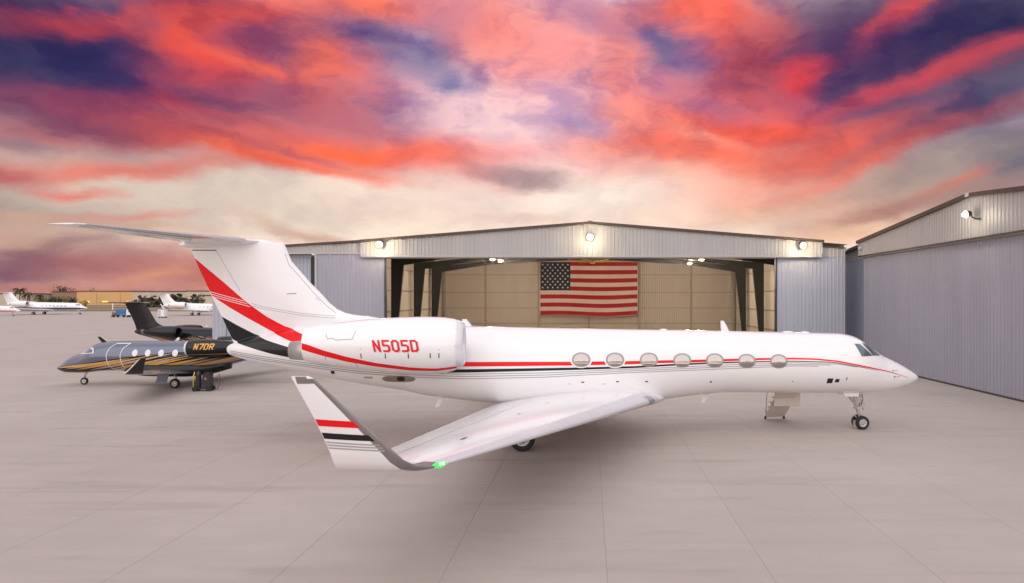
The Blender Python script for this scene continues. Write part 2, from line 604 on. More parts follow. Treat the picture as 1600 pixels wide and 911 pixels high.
def lettering(name, text, x0, z0, hgt, wid, dirx, bv, m, parent, side, stroke=0.15, skew=0.0, off=0.006, gap=0.2):
    """block letters laid on the skin: dirx = +1 when reading runs towards +x"""
    v, f = [], []
    k = 0
    n = len(text)
    cell = wid / (n * .62 + (n - 1) * gap)
    for ci, ch in enumerate(text):
        ox = ci * (.62 + gap)
        for line in GLYPH[ch]:
            for a, b in zip(line[:-1], line[1:]):
                a, b = Vector(a), Vector(b)
                d = (b - a).normalized()
                nrm = Vector((-d.y, d.x))
                a2, b2 = a - d * stroke * .42, b + d * stroke * .42
                k += 1
                m_ = max(2, int((b2 - a2).length / .18))
                base = len(v)
                ok = True
                for i in range(m_ + 1):
                    for s_ in (-.5, .5):
                        p = a2 + (b2 - a2) * i / m_ + nrm * stroke * s_
                        lx = (ox + p.x) * cell
                        lz = p.y * hgt
                        q = cast(bv, x0 + dirx * (lx - skew * lz), z0 + lz, side, off + .0005 * (k % 9))
                        if q is None:
                            ok = False
                            q = Vector((0, 0, 0))
                        v.append(q)
                if ok:
                    for i in range(m_):
                        f.append((base + 2 * i, base + 2 * i + 1, base + 2 * i + 3, base + 2 * i + 2))
    return mobj(name, v, f, m, parent, fix=False)


def wheel(c, r, w, axis, tyre_m, rim_m, dark_m, parent, holes=8, n=28):
    """tyre + rim (+ holes) as parts of a gear"""
    h = w / 2
    prof = [(-h * .55, r * .56), (-h * .8, r * .62), (-h, r * .74), (-h * .98, r * .86), (-h * .75, r * .955), (-h * .35, r * .995), (0, r), (h * .35, r * .995),
            (h * .75, r * .955), (h * .98, r * .86), (h, r * .74), (h * .8, r * .62), (h * .55, r * .56)]
    t = MB().lathe(prof, c, axis, n, closed=True).build('tyre', tyre_m, parent, True)
    rp = [(-h * .62, .01), (-h * .62, r * .16), (-h * .4, r * .2), (-h * .35, r * .42), (-h * .66, r * .5), (-h * .7, r * .575), (h * .7, r * .575), (h * .66, r * .5),
          (h * .35, r * .42), (h * .4, r * .2), (h * .62, r * .16), (h * .62, .01)]
    q = MB().lathe(rp, c, axis, n).build('rim', rim_m, parent, True, auto=35)
    ax = Vector(axis).normalized()
    a = ax.orthogonal().normalized()
    b = ax.cross(a)
    hb = MB()
    for s_ in (-1, 1):
        for k in range(holes):
            an = 2 * math.pi * k / holes
            cc = Vector(c) + (a * math.cos(an) + b * math.sin(an)) * r * .31 + ax * (s_ * h * .36)
            hb.lathe([(-.004, r * .065), (.004, r * .065)], cc, ax * s_, 8)
    hb.build('rim_hole', dark_m, parent)
    return t, q


# ================================================================== materials
WHITE = mat('white_aircraft_paint', (.84, .84, .85), .22, coat=.5, var=.015, vs=.8)
RED = mat('red_aircraft_paint', (.78, .008, .012), .35, coat=.05, spec=.25)
BLACK = mat('black_aircraft_paint', (.012, .013, .014), .18, coat=.1, spec=.3)
GREYP = mat('grey_pinstripe', (.36, .36, .38), .4)
SEAM = mat('panel_seam', (.25, .24, .24), .6)
METAL = mat('polished_aluminium', (.62, .62, .64), .25, .9, var=.05, vs=2)
LEDGE = mat('leading_edge_grey', (.68, .68, .71), .40, .25, var=.04, vs=2)
BRUSH = mat('brushed_grey_metal', (.30, .29, .29), .42, .8, var=.08, vs=3)
STEEL = mat('gear_steel', (.55, .54, .52), .35, .7, var=.1, vs=8)
TYRE = mat('tyre_rubber', (.018, .018, .019), .75, bump=.2, bs=60)
RIM = mat('wheel_rim_paint', (.55, .55, .54), .4, .3)
DARK = mat('dark_opening', (.012, .012, .013), .6)
GLASS = mat('cabin_window_glass', (.44, .42, .395), .14, 1.0)
WSHIELD = mat('cockpit_glass', (.10, .16, .19), .05, .3, coat=1.0)
GREEN = mat('green_lens', (.05, .6, .12), .2, emit=(.05, 1.0, .15), es=.7)
HOT = mat('lamp_core', (1, 1, .9), .3, emit=(.9, 1.0, .75), es=6)
EXH = mat('exhaust_steel', (.38, .34, .30), .35, .9, var=.15, vs=4)
CONC = None


# ================================================================== ground
def concrete():
    m = bpy.data.materials.new('apron_concrete')
    m.use_nodes = True
    nt = m.node_tree
    b = nt.nodes['Principled BSDF']
    g = nt.nodes.new('ShaderNodeNewGeometry')
    L = nt.links.new

    def noise(scale, detail, st):
        mp = nt.nodes.new('ShaderNodeMapping')
        mp.inputs['Scale'].default_value = st
        L(g.outputs['Position'], mp.inputs[0])
        n = nt.nodes.new('ShaderNodeTexNoise')
        n.inputs['Scale'].default_value = scale
        n.inputs['Detail'].default_value = detail
        n.inputs['Roughness'].default_value = .62
        L(mp.outputs[0], n.inputs['Vector'])
        return n.outputs[0]

    def rng(src, a, b_, lo=.3, hi=.7):
        r_ = nt.nodes.new('ShaderNodeMapRange')
        r_.inputs['From Min'].default_value = lo
        r_.inputs['From Max'].default_value = hi
        r_.inputs['To Min'].default_value = a
        r_.inputs['To Max'].default_value = b_
        L(src, r_.inputs['Value'])
        return r_.outputs[0]

    def mul(a, b_):
        k = nt.nodes.new('ShaderNodeMath')
        k.operation = 'MULTIPLY'
        L(a, k.inputs[0])
        L(b_, k.inputs[1])
        return k.outputs[0]
    f = mul(rng(noise(.16, 5, (1, 1, 1)), .93, 1.05), rng(noise(1.1, 6, (.35, 1.2, 1)), .955, 1.035))
    f = mul(f, rng(noise(30, 3, (1, 1, 1)), .97, 1.03))
    f = mul(f, rng(noise(.5, 4, (.22, 1.5, 1)), 1.0, .84, .56, .74))     # dull drag marks and stains
    oi = nt.nodes.new('ShaderNodeObjectInfo')
    f = mul(f, rng(oi.outputs['Random'], .975, 1.02, 0, 1))
    f = mul(f, rng(noise(1.9, 3, (1, 1, 1)), 1.0, .88, .66, .76))        # oil drips
    f = mul(f, rng(noise(.8, 3, (.06, 2.2, 1)), 1.0, .92, .6, .72))     # tyre tracks
    v = nt.nodes.new('ShaderNodeVectorMath')
    v.operation = 'SCALE'
    v.inputs[0].default_value = (.435, .378, .342)
    L(f, v.inputs['Scale'])
    L(v.outputs[0], b.inputs['Base Color'])
    b.inputs['Roughness'].default_value = .82
    bp = nt.nodes.new('ShaderNodeBump')
    bp.inputs['Strength'].default_value = .12
    bp.inputs['Distance'].default_value = .01
    L(noise(45, 4, (1, 1, 1)), bp.inputs['Height'])
    L(bp.outputs[0], b.inputs['Normal'])
    return m


CONC = concrete()
JOINT = mat('joint_sealant', (.35, .303, .276), .9)
GRASS = mat('dry_grass', (.12, .10, .045), .95, var=.35, vs=.05, world=True)
TAXI = mat('taxiway_asphalt', (.33, .27, .23), .9, var=.1, vs=.1, world=True)


def sheet(name, x0, x1, y0, y1, z, m, kind='structure', parent=None):
    o = mobj(name, [(x0, y0, z), (x1, y0, z), (x1, y1, z), (x0, y1, z)], [(0, 1, 2, 3)], m, parent, fix=False)
    if kind:
        tag(o, kind=kind)
    return o


sheet('ground', -3000, 3000, -400, 5000, -.06, GRASS)
apron = sheet('apron', -260, 140, -60, 270, -.006, JOINT)
sheet('taxiway', -1500, 1500, 330, 352, -.04, TAXI)
sheet('grass_verge', -700, 400, 270.5, 329, -.05, mat('verge_grass', (.17, .13, .06), .95, var=.3, vs=.08, world=True))
sheet('far_taxiway', -1500, 1500, 420, 440, -.04, mat('far_taxiway_concrete', (.5, .42, .36), .9))
# slabs: 300 singles nearest in view, the rest one piece
SX, SY, GX, GY = 3.14, 2.40, .35, 15.9
cells = []
for i in range(-16, 16):
    for j in range(-3, 24):
        x, y = GX + i * SX, GY + j * SY
        yc = y + SY / 2
        u = 920 + 1000 * (x + SX / 2) / max(yc, 1)
        vis = yc > 11 and -60 - 1500 / yc < u < 1660 + 1500 / yc
        cells.append((0 if vis else 1, yc + abs(x + 2) * .15, x, y))
cells.sort()
g_ = .005
hw, hd = SX / 2 - g_, SY / 2 - g_
bev = .005
slab_v = [(-hw, -hd, -.018), (hw, -hd, -.018), (hw, hd, -.018), (-hw, hd, -.018), (-hw, -hd, -.004), (hw, -hd, -.004), (hw, hd, -.004), (-hw, hd, -.004),
          (-hw + bev, -hd + bev, 0), (hw - bev, -hd + bev, 0), (hw - bev, hd - bev, 0), (-hw + bev, hd - bev, 0)]
slab_f = [(0, 1, 5, 4), (1, 2, 6, 5), (2, 3, 7, 6), (3, 0, 4, 7), (4, 5, 9, 8), (5, 6, 10, 9), (6, 7, 11, 10), (7, 4, 8, 11), (8, 9, 10, 11)]
first = None
rest = MB()
for k, (_, _, x, y) in enumerate(cells):
    if k < 300:
        lo = (x + SX / 2, y + SY / 2, 0)
        if first is None:
            first = mobj('slab', slab_v, slab_f, CONC, apron, loc=lo, fix=False)
        else:
            share(first, 'slab', apron, lo)
    else:
        rest.add([(a + x + SX / 2, b + y + SY / 2, c) for a, b, c in slab_v], slab_f)
# everything farther off: same grid, joined
X0g, X1g = GX - 16 * SX, GX + 16 * SX
Y1g = GY + 24 * SY
Y0g = GY - 3 * SY
for i in range(-80, 44):
    for j in range(-20, 105):
        x, y = GX + i * SX, GY + j * SY
        if -16 <= i < 16 and -3 <= j < 24:
            continue
        if x < -255 or x > 136 or y > 266 or y < -30:
            continue
        rest.add([(x + g_, y + g_, 0), (x + SX - g_, y + g_, 0), (x + SX - g_, y + SY - g_, 0), (x + g_, y + SY - g_, 0)], [(0, 1, 2, 3)])
o = rest.build('slab_field', CONC, apron, fix=False)
tag(o, kind='stuff')

# ================================================================== the white business jet
JET = empty('business_jet', (11.09, 26.04, 0), R(5.9))
tag(JET, 'large white twin-engine business jet with red and black stripes and winglets, in the foreground', 'jet')
FT = [(2.44, 2.045, .012), (2.425, 2.046, .045), (2.38, 2.053, .095), (2.2, 2.074, .205), (2.0, 2.09, .308), (1.7, 2.134, .439), (1.4, 2.167, .554), (1.1, 2.212, .652),
      (.8, 2.255, .743), (.4, 2.37, .894), (0, 2.504, 1.041), (-.5, 2.634, 1.168), (-1, 2.681, 1.203), (-2, 2.706, 1.208), (-4, 2.753, 1.212), (-6, 2.80, 1.218),
      (-8, 2.825, 1.236), (-10, 2.844, 1.256), (-12, 2.87, 1.272), (-14, 2.9, 1.292), (-16, 2.935, 1.305), (-17, 2.973, 1.292), (-18, 3.05, 1.235), (-19, 3.142, 1.161),
      (-20, 3.229, 1.067), (-21, 3.336, .954), (-22, 3.405, .799), (-23, 3.43, .595), (-24, 3.417, .33), (-24.35, 3.42, .21), (-24.47, 3.423, .13), (-24.5, 3.425, .06)]


def tube_body(tab, xs, n=56, ax=1.0):
    h = hermite(tab, np.array(xs))
    return [[(x, ax * r_ * math.cos(2 * math.pi * k / n), zc + r_ * math.sin(2 * math.pi * k / n)) for k in range(n)] for x, (zc, r_) in zip(xs, h)]


xs = [2.44, 2.43, 2.415, 2.38, 2.3] + list(np.arange(2.2, -1.21, -.1)) + list(np.arange(-1.5, -16, -.5)) + list(np.arange(-16, -24.2, -.25)) + [-24.3, -24.38, -24.44, -24.48, -24.5]
fus = MB().loft(tube_body(FT, xs)).build('fuselage', WHITE, JET, True)


def both(fn):
    for s_ in (-1, 1):
        fn(s_)


# belly fairing round the wing root
def fairing(tab, xs, n=40, pw=.62):
    rings = []
    h = hermite(tab, np.array(xs))
    for x, (hw_, zb, zt) in zip(xs, h):
        zc, hh = (zb + zt) / 2, (zt - zb) / 2
        rg = []
        for k in range(n):
            a = 2 * math.pi * k / n
            c_, s_ = math.cos(a), math.sin(a)
            rg.append((x, hw_ * math.copysign(abs(c_)**pw, c_), zc + hh * math.copysign(abs(s_)**.85, s_)))
        rings.append(rg)
    return rings


BLEND = [(-18.2, 0, 0), (-16.6, .3, 0), (-15.2, .75, 0), (-13.6, 1, 0), (-9.6, 1, 0), (-8.3, .78, 0), (-7.1, .36, 0), (-5.7, 0, 0)]
rings = []
for x in np.linspace(-5.7, -18.2, 56):
    t = float(hermite(BLEND, [x])[0][0])
    zc, r_ = hermite(FT, [x])[0]
    ro = r_ - .02 + .026 * min(1.0, t / .12)
    hh = ro + t * (zc - 1.30 - ro)
    rg = []
    for k in range(48):
        an = 2 * math.pi * k / 48
        c_, s_ = math.cos(an), math.sin(an)
        if s_ > .02:
            rg.append((x, ro * (1 - .08 * s_) * c_ * (1 if s_ < .2 else .94), zc + ro * .85 * s_))
        else:
            rg.append((x, ro * math.copysign(abs(c_)**(1 - .36 * t), c_), zc - hh * abs(s_)**(1 - .08 * t)))
    rings.append(rg)
fair = MB().loft(rings).build('belly_fairing', WHITE, JET, True)


# wings
def wing_sec(y, s_, t):
    q = y - 1.25
    xl, xt = -8.63 - .5386 * q, -14.74 - .169 * q
    zl, zt = 1.52 + .0695 * q, 1.43 + .0765 * q
    return section((xl, s_ * y, zl), (xt, s_ * y, zt), t, (0, 0, 1), .014)


def make_wing(s_):
    ys = [.4, 1.25, 2.5, 4, 6, 8, 10, 12, 13.3]
    secs = [wing_sec(y, s_, .115 - .035 * y / 13.3) for y in ys]
    w = MB().loft(secs).build('wing', WHITE, JET, True, auto=50)
    le_strip(secs[1:], frac=3, off=.004).build('leading_edge', LEDGE, w, True)
    lg = [[p + Vector((.006, 0, 0)) for p in q] for q in [[sc[i] + (sc[14] - sc[0]).normalized() * .008 for i in range(11, 16)] for sc in (wing_sec(1.75, s_, .111), wing_sec(2.05, s_, .11), wing_sec(2.35, s_, .109))]]
    MB().loft(lg, caps=False, closed=False).build('landing_light', mat('landing_light_glass', (.30, .31, .33), .12, .6, coat=.5), w, True)
    bv = bvh_of(w)

    def down(x, y, off):
        h = bv.ray_cast(Vector((x, y, 9)), Vector((0, 0, -1)))
        return h[0] + h[1] * off if h[0] else None

    def seam(pts, wd=.012, m=SEAM, nm='panel_seam', up=.003):
        v, f = [], []
        for a, b in zip(pts[:-1], pts[1:]):
            a, b = Vector(a), Vector(b)
            nn = max(2, int((b - a).length / .4))
            d = (b - a).normalized()
            p = Vector((-d.y, d.x)) * wd
            for i in range(nn):
                q = [a + (b - a) * i / nn - p, a + (b - a) * i / nn + p, a + (b - a) * (i + 1) / nn + p, a + (b - a) * (i + 1) / nn - p]
                q = [down(k.x, k.y, up) for k in q]
                if None in q:
                    continue
                n0 = len(v)
                v += q
                f.append((n0, n0 + 1, n0 + 2, n0 + 3))
        if f:
            mobj(nm, v, f, m, w, fix=False)
    fr = lambda y, t: (-8.63 - .5386 * (y - 1.25)) * (1 - t) + (-14.74 - .169 * (y - 1.25)) * t
    seam([(fr(1.9, .062), s_ * 1.9), (fr(12.9, .075), s_ * 12.9)], .010)
    seam([(fr(2.0, .74), s_ * 2.0), (fr(8.6, .72), s_ * 8.6)], .008)
    seam([(fr(8.6, .72), s_ * 8.6), (fr(8.6, .99), s_ * 8.6)], .008)
    seam([(fr(8.8, .74), s_ * 8.8), (fr(12.3, .72), s_ * 12.3)], .008)
    seam([(fr(12.3, .72), s_ * 12.3), (fr(12.3, .99), s_ * 12.3)], .008)
    seam([(fr(1.9, .12), s_ * 1.9), (fr(1.6, .5), s_ * 1.6), (fr(1.5, .97), s_ * 1.5)], .012)
    for q in (4.4, 6.9):
        seam([(fr(q, .52), s_ * q), (fr(q + .25, .52), s_ * (q + .25))], .02, DARK, 'fuel_cap')
    seam([(fr(10.9, .42), s_ * 10.9), (fr(11.15, .42), s_ * 11.15)], .035, DARK, 'fuel_cap')
    # landing light in the root leading edge
    # winglet
    up = lambda a: (0, -s_ * math.sin(R(a)), math.cos(R(a)))
    ws = [section((-15.12, s_ * 13.3, 2.357), (-16.777, s_ * 13.3, 2.352), .08, up(0), .01), section((-15.30, s_ * 13.55, 2.385), (-16.79, s_ * 13.55, 2.38), .08, up(16), .008),
          section((-15.50, s_ * 13.75, 2.46), (-16.79, s_ * 13.75, 2.46), .08, up(38), .005), section((-15.68, s_ * 13.87, 2.60), (-16.80, s_ * 13.88, 2.60), .08, up(60), .003),
          section((-15.86, s_ * 13.94, 2.80), (-16.84, s_ * 13.95, 2.80), .08, up(72), 0), section((-16.4, s_ * 14.08, 3.37), (-17.04, s_ * 14.09, 3.37), .08, up(76), 0),
          section((-17.0, s_ * 14.24, 4.02), (-17.33, s_ * 14.24, 4.03), .08, up(76), 0), section((-17.08, s_ * 14.245, 4.06), (-17.34, s_ * 14.245, 4.06), .05, up(76), 0)]
    wg = MB().loft(ws).build('winglet', WHITE, JET, True, auto=50)
    le_strip(ws[:-1], frac=4, off=.004).build('leading_edge', BRUSH, wg, True)
    bw = bvh_of(wg)
    XL = curve([(2.8, -15.86), (3.37, -16.4), (4.02, -17.0), (4.06, -17.08)])
    XT = curve([(2.8, -16.84), (3.37, -17.04), (4.03, -17.33)])

    def wband(nm, z0t, z0b, slope, m):
        g = []
        for i in range(15):
            t = i / 14
            r_ = []
            for j in range(4):
                z = z0b + (z0t - z0b) * j / 3
                zz = z + slope * (1 - t)
                x = XT(zz) + .012 + (XL(zz) - .11 - XT(zz)) * t
                r_.append(cast(bw, x, zz, s_, .005))
            g.append(r_)
        grid_obj(nm, g, m, wg)
    wband('red_stripe', 3.30, 3.185, .05, RED)
    wband('black_stripe', 3.06, 2.955, .06, BLACK)
    for q in (2.885, 2.835, 2.785):
        wband('grey_stripe', q + .012, q - .012, .07, GREYP)
    tp = []
    for i in range(7):
        t = i / 6
        tp.append([cast(bw, -17.315 - .005 * j + (.385 - .02 * j) * t, 3.94 + .038 * j, s_, .006) for j in range(4)])
    grid_obj('tip_cap', tp, BRUSH, wg)
    # navigation light let into the tip leading edge
    lens = MB()
    rg = []
    for i in range(9):
        a = math.pi * i / 8
        rr = .055 * math.sin(a) + .004
        cx, cy, cz = Vector((-15.06, s_ * 13.14, 2.352)).lerp(Vector((-15.30, s_ * 13.50, 2.385)), i / 8)
        rg.append([(cx + .02, cy + rr * .5 * math.cos(k * math.pi / 5), cz + rr * 1.15 * math.sin(k * math.pi / 5)) if False else
                   (cx + rr * .9 * math.cos(k * math.pi / 5) + .02, cy, cz + rr * math.sin(k * math.pi / 5)) for k in range(10)])
    nl = lens.loft(rg).build('navigation_light', GREEN if s_ < 0 else RED, w, True)
    if s_ < 0:
        for q in (.4, .58):
            c = Vector((-15.06, s_ * 13.14, 2.352)).lerp(Vector((-15.30, s_ * 13.50, 2.385)), q) + Vector((.06, s_ * .015, .02))
            MB().lathe([(-.022, .004), (-.014, .017), (0, .022), (.014, .017), (.022, .004)], c, (0, 0, 1), 10).build('bulb', HOT, w, True)
    return w


both(make_wing)

# fin
LE = curve([(7.43, -22.62), (7.24, -22.46), (6.68, -22.24), (5.92, -21.60), (5.42, -21.12), (5.125, -20.875), (4.894, -20.59), (4.76, -20.3), (4.69, -20.0), (4.6, -19.3), (4.5, -18.7), (4.3, -18.0), (3.5, -18.0)])
TE = curve([(7.35, -25.84), (7.07, -25.746), (6.784, -25.651), (5.7, -25.19), (4.84, -24.80), (4.64, -24.70), (3.78, -24.33), (3.4, -24.15)])
zs = [3.55, 3.8, 4.1, 4.3, 4.5, 4.6, 4.65, 4.69, 4.72, 4.76, 4.82, 4.894, 5.0, 5.125, 5.42, 5.92, 6.3, 6.68, 6.95, 7.24, 7.36]
secs = []
for z in zs:
    c = LE(z) - TE(z)
    t = min(.40, c * .105) / c
    secs.append(section((LE(z), 0, z), (TE(z), 0, z), t, (0, 1, 0), 0))
fin = MB().loft(secs).build('vertical_fin', WHITE, JET, True, auto=50)
# tailplane with its bullet
MB().loft(tube_body([(-22.82, 7.34, .012), (-22.95, 7.34, .06), (-23.3, 7.345, .13), (-24, 7.34, .185), (-25, 7.32, .19), (-25.8, 7.28, .13), (-26.15, 7.25, .05)],
                    list(np.linspace(-22.82, -26.15, 26)), 20)).build('bullet_fairing', WHITE, JET, True)


def make_tail(s_):
    secs = [section((-23.25 - .569 * y, s_ * y, 7.39 + .006 * y), (-25.95 - .222 * y, s_ * y, 7.35 + .010 * y), .095 - .004 * y, (0, 0, 1), 0) for y in (.02, .6, 1.5, 3, 4.4, 5.05)]
    secs.append(section((-26.35, s_ * 5.16, 7.425), (-27.1, s_ * 5.16, 7.41), .05, (0, 0, 1), 0))
    t = MB().loft(secs).build('tailplane', WHITE, JET, True, auto=50)
    le_strip(secs[1:-1], frac=4, off=.003).build('leading_edge', METAL, t, True)
    el_ = MB()
    for a, b in ((.3, 2.5), (2.54, 4.95)):
        el_.add([(-25.95 - .222 * y + k, s_ * y, 7.35 + .010 * y - .018 - .10 * k * .2) for y in (a, b) for k in (.62, .66)], [(0, 1, 3, 2)])
    el_.build('hinge_gap', DARK, t, fix=False)


both(make_tail)


# engines
def make_engine(s_):
    yc = s_ * 2.15
    NT = [(-15.72, 3.71, .715), (-15.78, 3.705, .76), (-15.9, 3.70, .83), (-16.1, 3.69, .905), (-16.5, 3.675, .97), (-17.07, 3.67, .995), (-17.8, 3.68, .97), (-18.5, 3.695, .92), (-19.3, 3.71, .84),
          (-20.2, 3.72, .72), (-20.9, 3.73, .60), (-21.0, 3.73, .575)]
    def rings(xs, n=48):
        h = hermite(NT, np.array(xs))
        return [[(x, yc + r_ * math.cos(2 * math.pi * k / n), zc + r_ * math.sin(2 * math.pi * k / n)) for k in range(n)] for x, (zc, r_) in zip(xs, h)]
    body = MB().loft(rings([-15.95] + list(np.arange(-16.1, -20.91, -.2)) + [-20.95, -21.0]), caps=False)
    # inner bore at the back
    body.loft([[(x, yc + r_ * math.cos(2 * math.pi * k / 48), 3.73 + r_ * math.sin(2 * math.pi * k / 48)) for k in range(48)] for x, r_ in ((-21.0, .575), (-20.6, .56), (-20.2, .5))], caps=False)
    nac = body.build('engine_nacelle', WHITE, JET, True, auto=60, fix=False)
    # lip and intake
    n = 48
    prof = [(-15.95, .848), (-15.86, .812), (-15.78, .765), (-15.735, .725), (-15.72, .70), (-15.735, .675), (-15.78, .652), (-15.9, .632)]
    MB().loft([[(x, yc + r_ * math.cos(2 * math.pi * k / n), 3.705 + r_ * math.sin(2 * math.pi * k / n)) for k in range(n)] for x, r_ in prof], caps=False).build('inlet_lip', mat('lip_paint', (.74, .74, .77), .3, .25, coat=.3), nac, True, fix=False)
    prof = [(-15.9, .632), (-16.2, .61), (-16.7, .60), (-17.0, .60)]
    MB().loft([[(x, yc + r_ * math.cos(2 * math.pi * k / n), 3.705 + r_ * math.sin(2 * math.pi * k / n)) for k in range(n)] for x, r_ in prof], caps=False).build('inlet_duct', mat('duct_grey', (.55, .55, .57), .4), nac, True, fix=False)
    MB().lathe([(0, .61), (.01, .61)], (-16.95, yc, 3.705), (1, 0, 0), 32).build('fan_back', DARK, nac)
    MB().lathe([(0, .17), (.12, .14), (.24, .07), (.3, .006)], (-16.8, yc, 3.705), (1, 0, 0), 20).build('spinner', mat('spinner_grey', (.12, .12, .13), .35), nac, True)
    fb = MB()
    for k in range(24):
        a = 2 * math.pi * k / 24
        u1, w1 = Vector((0, math.cos(a), math.sin(a))), Vector((0, -math.sin(a), math.cos(a)))
        c = Vector((-16.8, yc, 3.705))
        fb.add([c + u1 * .15 - w1 * .015, c + u1 * .58 - w1 * .05 + Vector((.02, 0, 0)), c + u1 * .58 + w1 * .05 - Vector((.09, 0, 0)), c + u1 * .15 + w1 * .015 - Vector((.08, 0, 0))], [(0, 1, 2, 3)])
    fb.build('fan_blade', mat('fan_titanium', (.3, .3, .32), .35, .9), nac)
    MB().loft([[(x, yc + r_ * math.cos(2 * math.pi * k / 32), 3.53 + r_ * math.sin(2 * math.pi * k / 32)) for k in range(32)] for x, r_ in ((-20.5, .36), (-21.0, .345), (-21.52, .30), (-21.5, .28), (-20.9, .30))],
              caps=False).build('exhaust_nozzle', mat('nozzle_grey', (.50, .49, .48), .4, .6, var=.1, vs=4), nac, True, fix=False)
    MB().loft([[(x, s_ * yy, zc + dz) for yy, dz in ((.5, -th), (.5, th), (1.6, th), (1.6, -th))] for x, zc, th in ((-16.6, 3.62, .02), (-17.2, 3.64, .15), (-18.5, 3.66, .2), (-20, 3.68, .15), (-20.8, 3.7, .02))]).build('pylon', WHITE, JET, True, auto=40)
    bv = bvh_of(nac)
    if s_ > 0:
        nac.location = (-.95, 0, -.28)
    strip('red_stripe', curve([(-21, 3.82), (-20.796, 3.774), (-20.252, 3.581), (-19.5, 3.364), (-18.58, 3.155), (-17.44, 2.985), (-16.61, 2.93), (-15.96, 2.985)]),
          curve([(-21, 3.61), (-20.796, 3.544), (-20.252, 3.382), (-19.5, 3.185), (-18.58, 3.017), (-17.44, 2.868), (-16.61, 2.84), (-15.96, 2.91)]), -20.98, -15.955, bv, RED, nac, s_, 70, 4)
    if s_ < 0:
        lettering('registration_shadow', 'N505D', -18.565, 3.545, .335, 1.46, 1, bv, GREYP, nac, s_, .17, .2, .004)
        lettering('registration', 'N505D', -18.585, 3.562, .335, 1.46, 1, bv, RED, nac, s_, .175, .2, .009)
    else:
        lettering('registration', 'N505D', -17.1, 3.562, .335, 1.46, -1, bv, RED, nac, s_, .155, .2, .009)
    for x in (-19.02, -18.22, -17.47, -16.76, -16.48):
        quad_on('latch', [(x - .017, 3.31), (x + .017, 3.31), (x + .017, 3.475), (x - .017, 3.475)], bv, DARK, nac, s_, 2)
    for x, z in ((-19.02, 3.63), (-16.48, 3.6)):
        quad_on('drain', [(x - .03, z - .01), (x + .03, z - .01), (x + .03, z + .01), (x - .03, z + .01)], bv, GREYP, nac, s_, 2)

    def line(nm, pts, w=.009):
        for a, b in zip(pts[:-1], pts[1:]):
            d = Vector((b[0] - a[0], b[1] - a[1])).normalized()
            p = Vector((-d.y, d.x)) * w
            quad_on(nm, [(a[0] - p.x, a[1] - p.y), (b[0] - p.x, b[1] - p.y), (b[0] + p.x, b[1] + p.y), (a[0] + p.x, a[1] + p.y)], bv, SEAM, nac, s_, 4, .003)
    line('panel_seam', [(-20.2, 4.12), (-20.12, 3.95), (-19.95, 3.99), (-19.85, 3.92), (-19.3, 3.95), (-19.22, 4.22)])
    line('panel_seam', [(-20.2, 3.38), (-20.23, 3.26)])
    line('panel_seam', [(-19.25, 3.13), (-19.2, 2.98)])
    line('panel_seam', [(-15.97, 4.4), (-15.97, 3.0)], .006)
    return nac


both(make_engine)

# paint on body and fin
BV = bvh_of(fus, fin, fair)
RT = curve([(-25.651, 6.784), (-24.568, 5.865), (-23.819, 5.188), (-23.06, 4.616), (-22.467, 4.288), (-21.6, 3.975), (-20.5, 3.62), (-19, 3.28), (-17.5, 3.08), (-16.384, 3.013), (-15.8, 3.0), (-11.93, 2.965),
            (-9.84, 2.966), (-8.46, 2.98), (-7.24, 2.988), (-5.94, 3.006), (-4.69, 3.023), (-3.43, 3.024), (-2.515, 2.991), (-1.613, 2.9), (-.626, 2.705), (.716, 2.42), (1.755, 2.112)])
RB = curve([(-25.651, 6.77), (-25.19, 5.72), (-25.01, 5.373), (-24.42, 4.976), (-23.7, 4.54), (-22.935, 4.1), (-22.05, 3.76), (-21.53, 3.63), (-20.5, 3.34), (-19, 3.04), (-17.5, 2.9), (-16.385, 2.846), (-15.8, 2.835),
            (-11.93, 2.83), (-9.84, 2.842), (-8.46, 2.878), (-7.24, 2.89), (-5.94, 2.922), (-4.69, 2.95), (-3.43, 2.96), (-2.52, 2.935), (-1.617, 2.845), (-.626, 2.65), (.713, 2.382), (1.76, 2.098)])
KT = curve([(-24.701, 4.637), (-24.174, 4.326), (-23.557, 4.0), (-22.95, 3.785), (-22.0, 3.52), (-21, 3.28), (-19, 2.93), (-17.5, 2.80), (-16.387, 2.741), (-15.8, 2.735), (-11.93, 2.75), (-11.04, 2.757), (-9.55, 2.778),
            (-8.46, 2.83), (-7.24, 2.87), (-5.94, 2.898), (-4.69, 2.91), (-3.44, 2.914), (-2.0, 2.862), (-1.62, 2.822), (-.626, 2.64), (.136, 2.474)])
KB = curve([(-24.701, 4.63), (-24.5, 4.18), (-24.33, 3.8), (-24.06, 3.665), (-23.42, 3.489), (-22.74, 3.305), (-21.87, 3.134), (-20.95, 2.98), (-19, 2.75), (-17.5, 2.66), (-16.39, 2.623), (-15.8, 2.615), (-11.93, 2.66),
            (-11.04, 2.68), (-9.55, 2.707), (-8.46, 2.764), (-7.24, 2.81), (-5.94, 2.85), (-4.69, 2.868), (-3.44, 2.88), (-2.0, 2.828), (-1.62, 2.793), (-.626, 2.616), (.136, 2.466)])
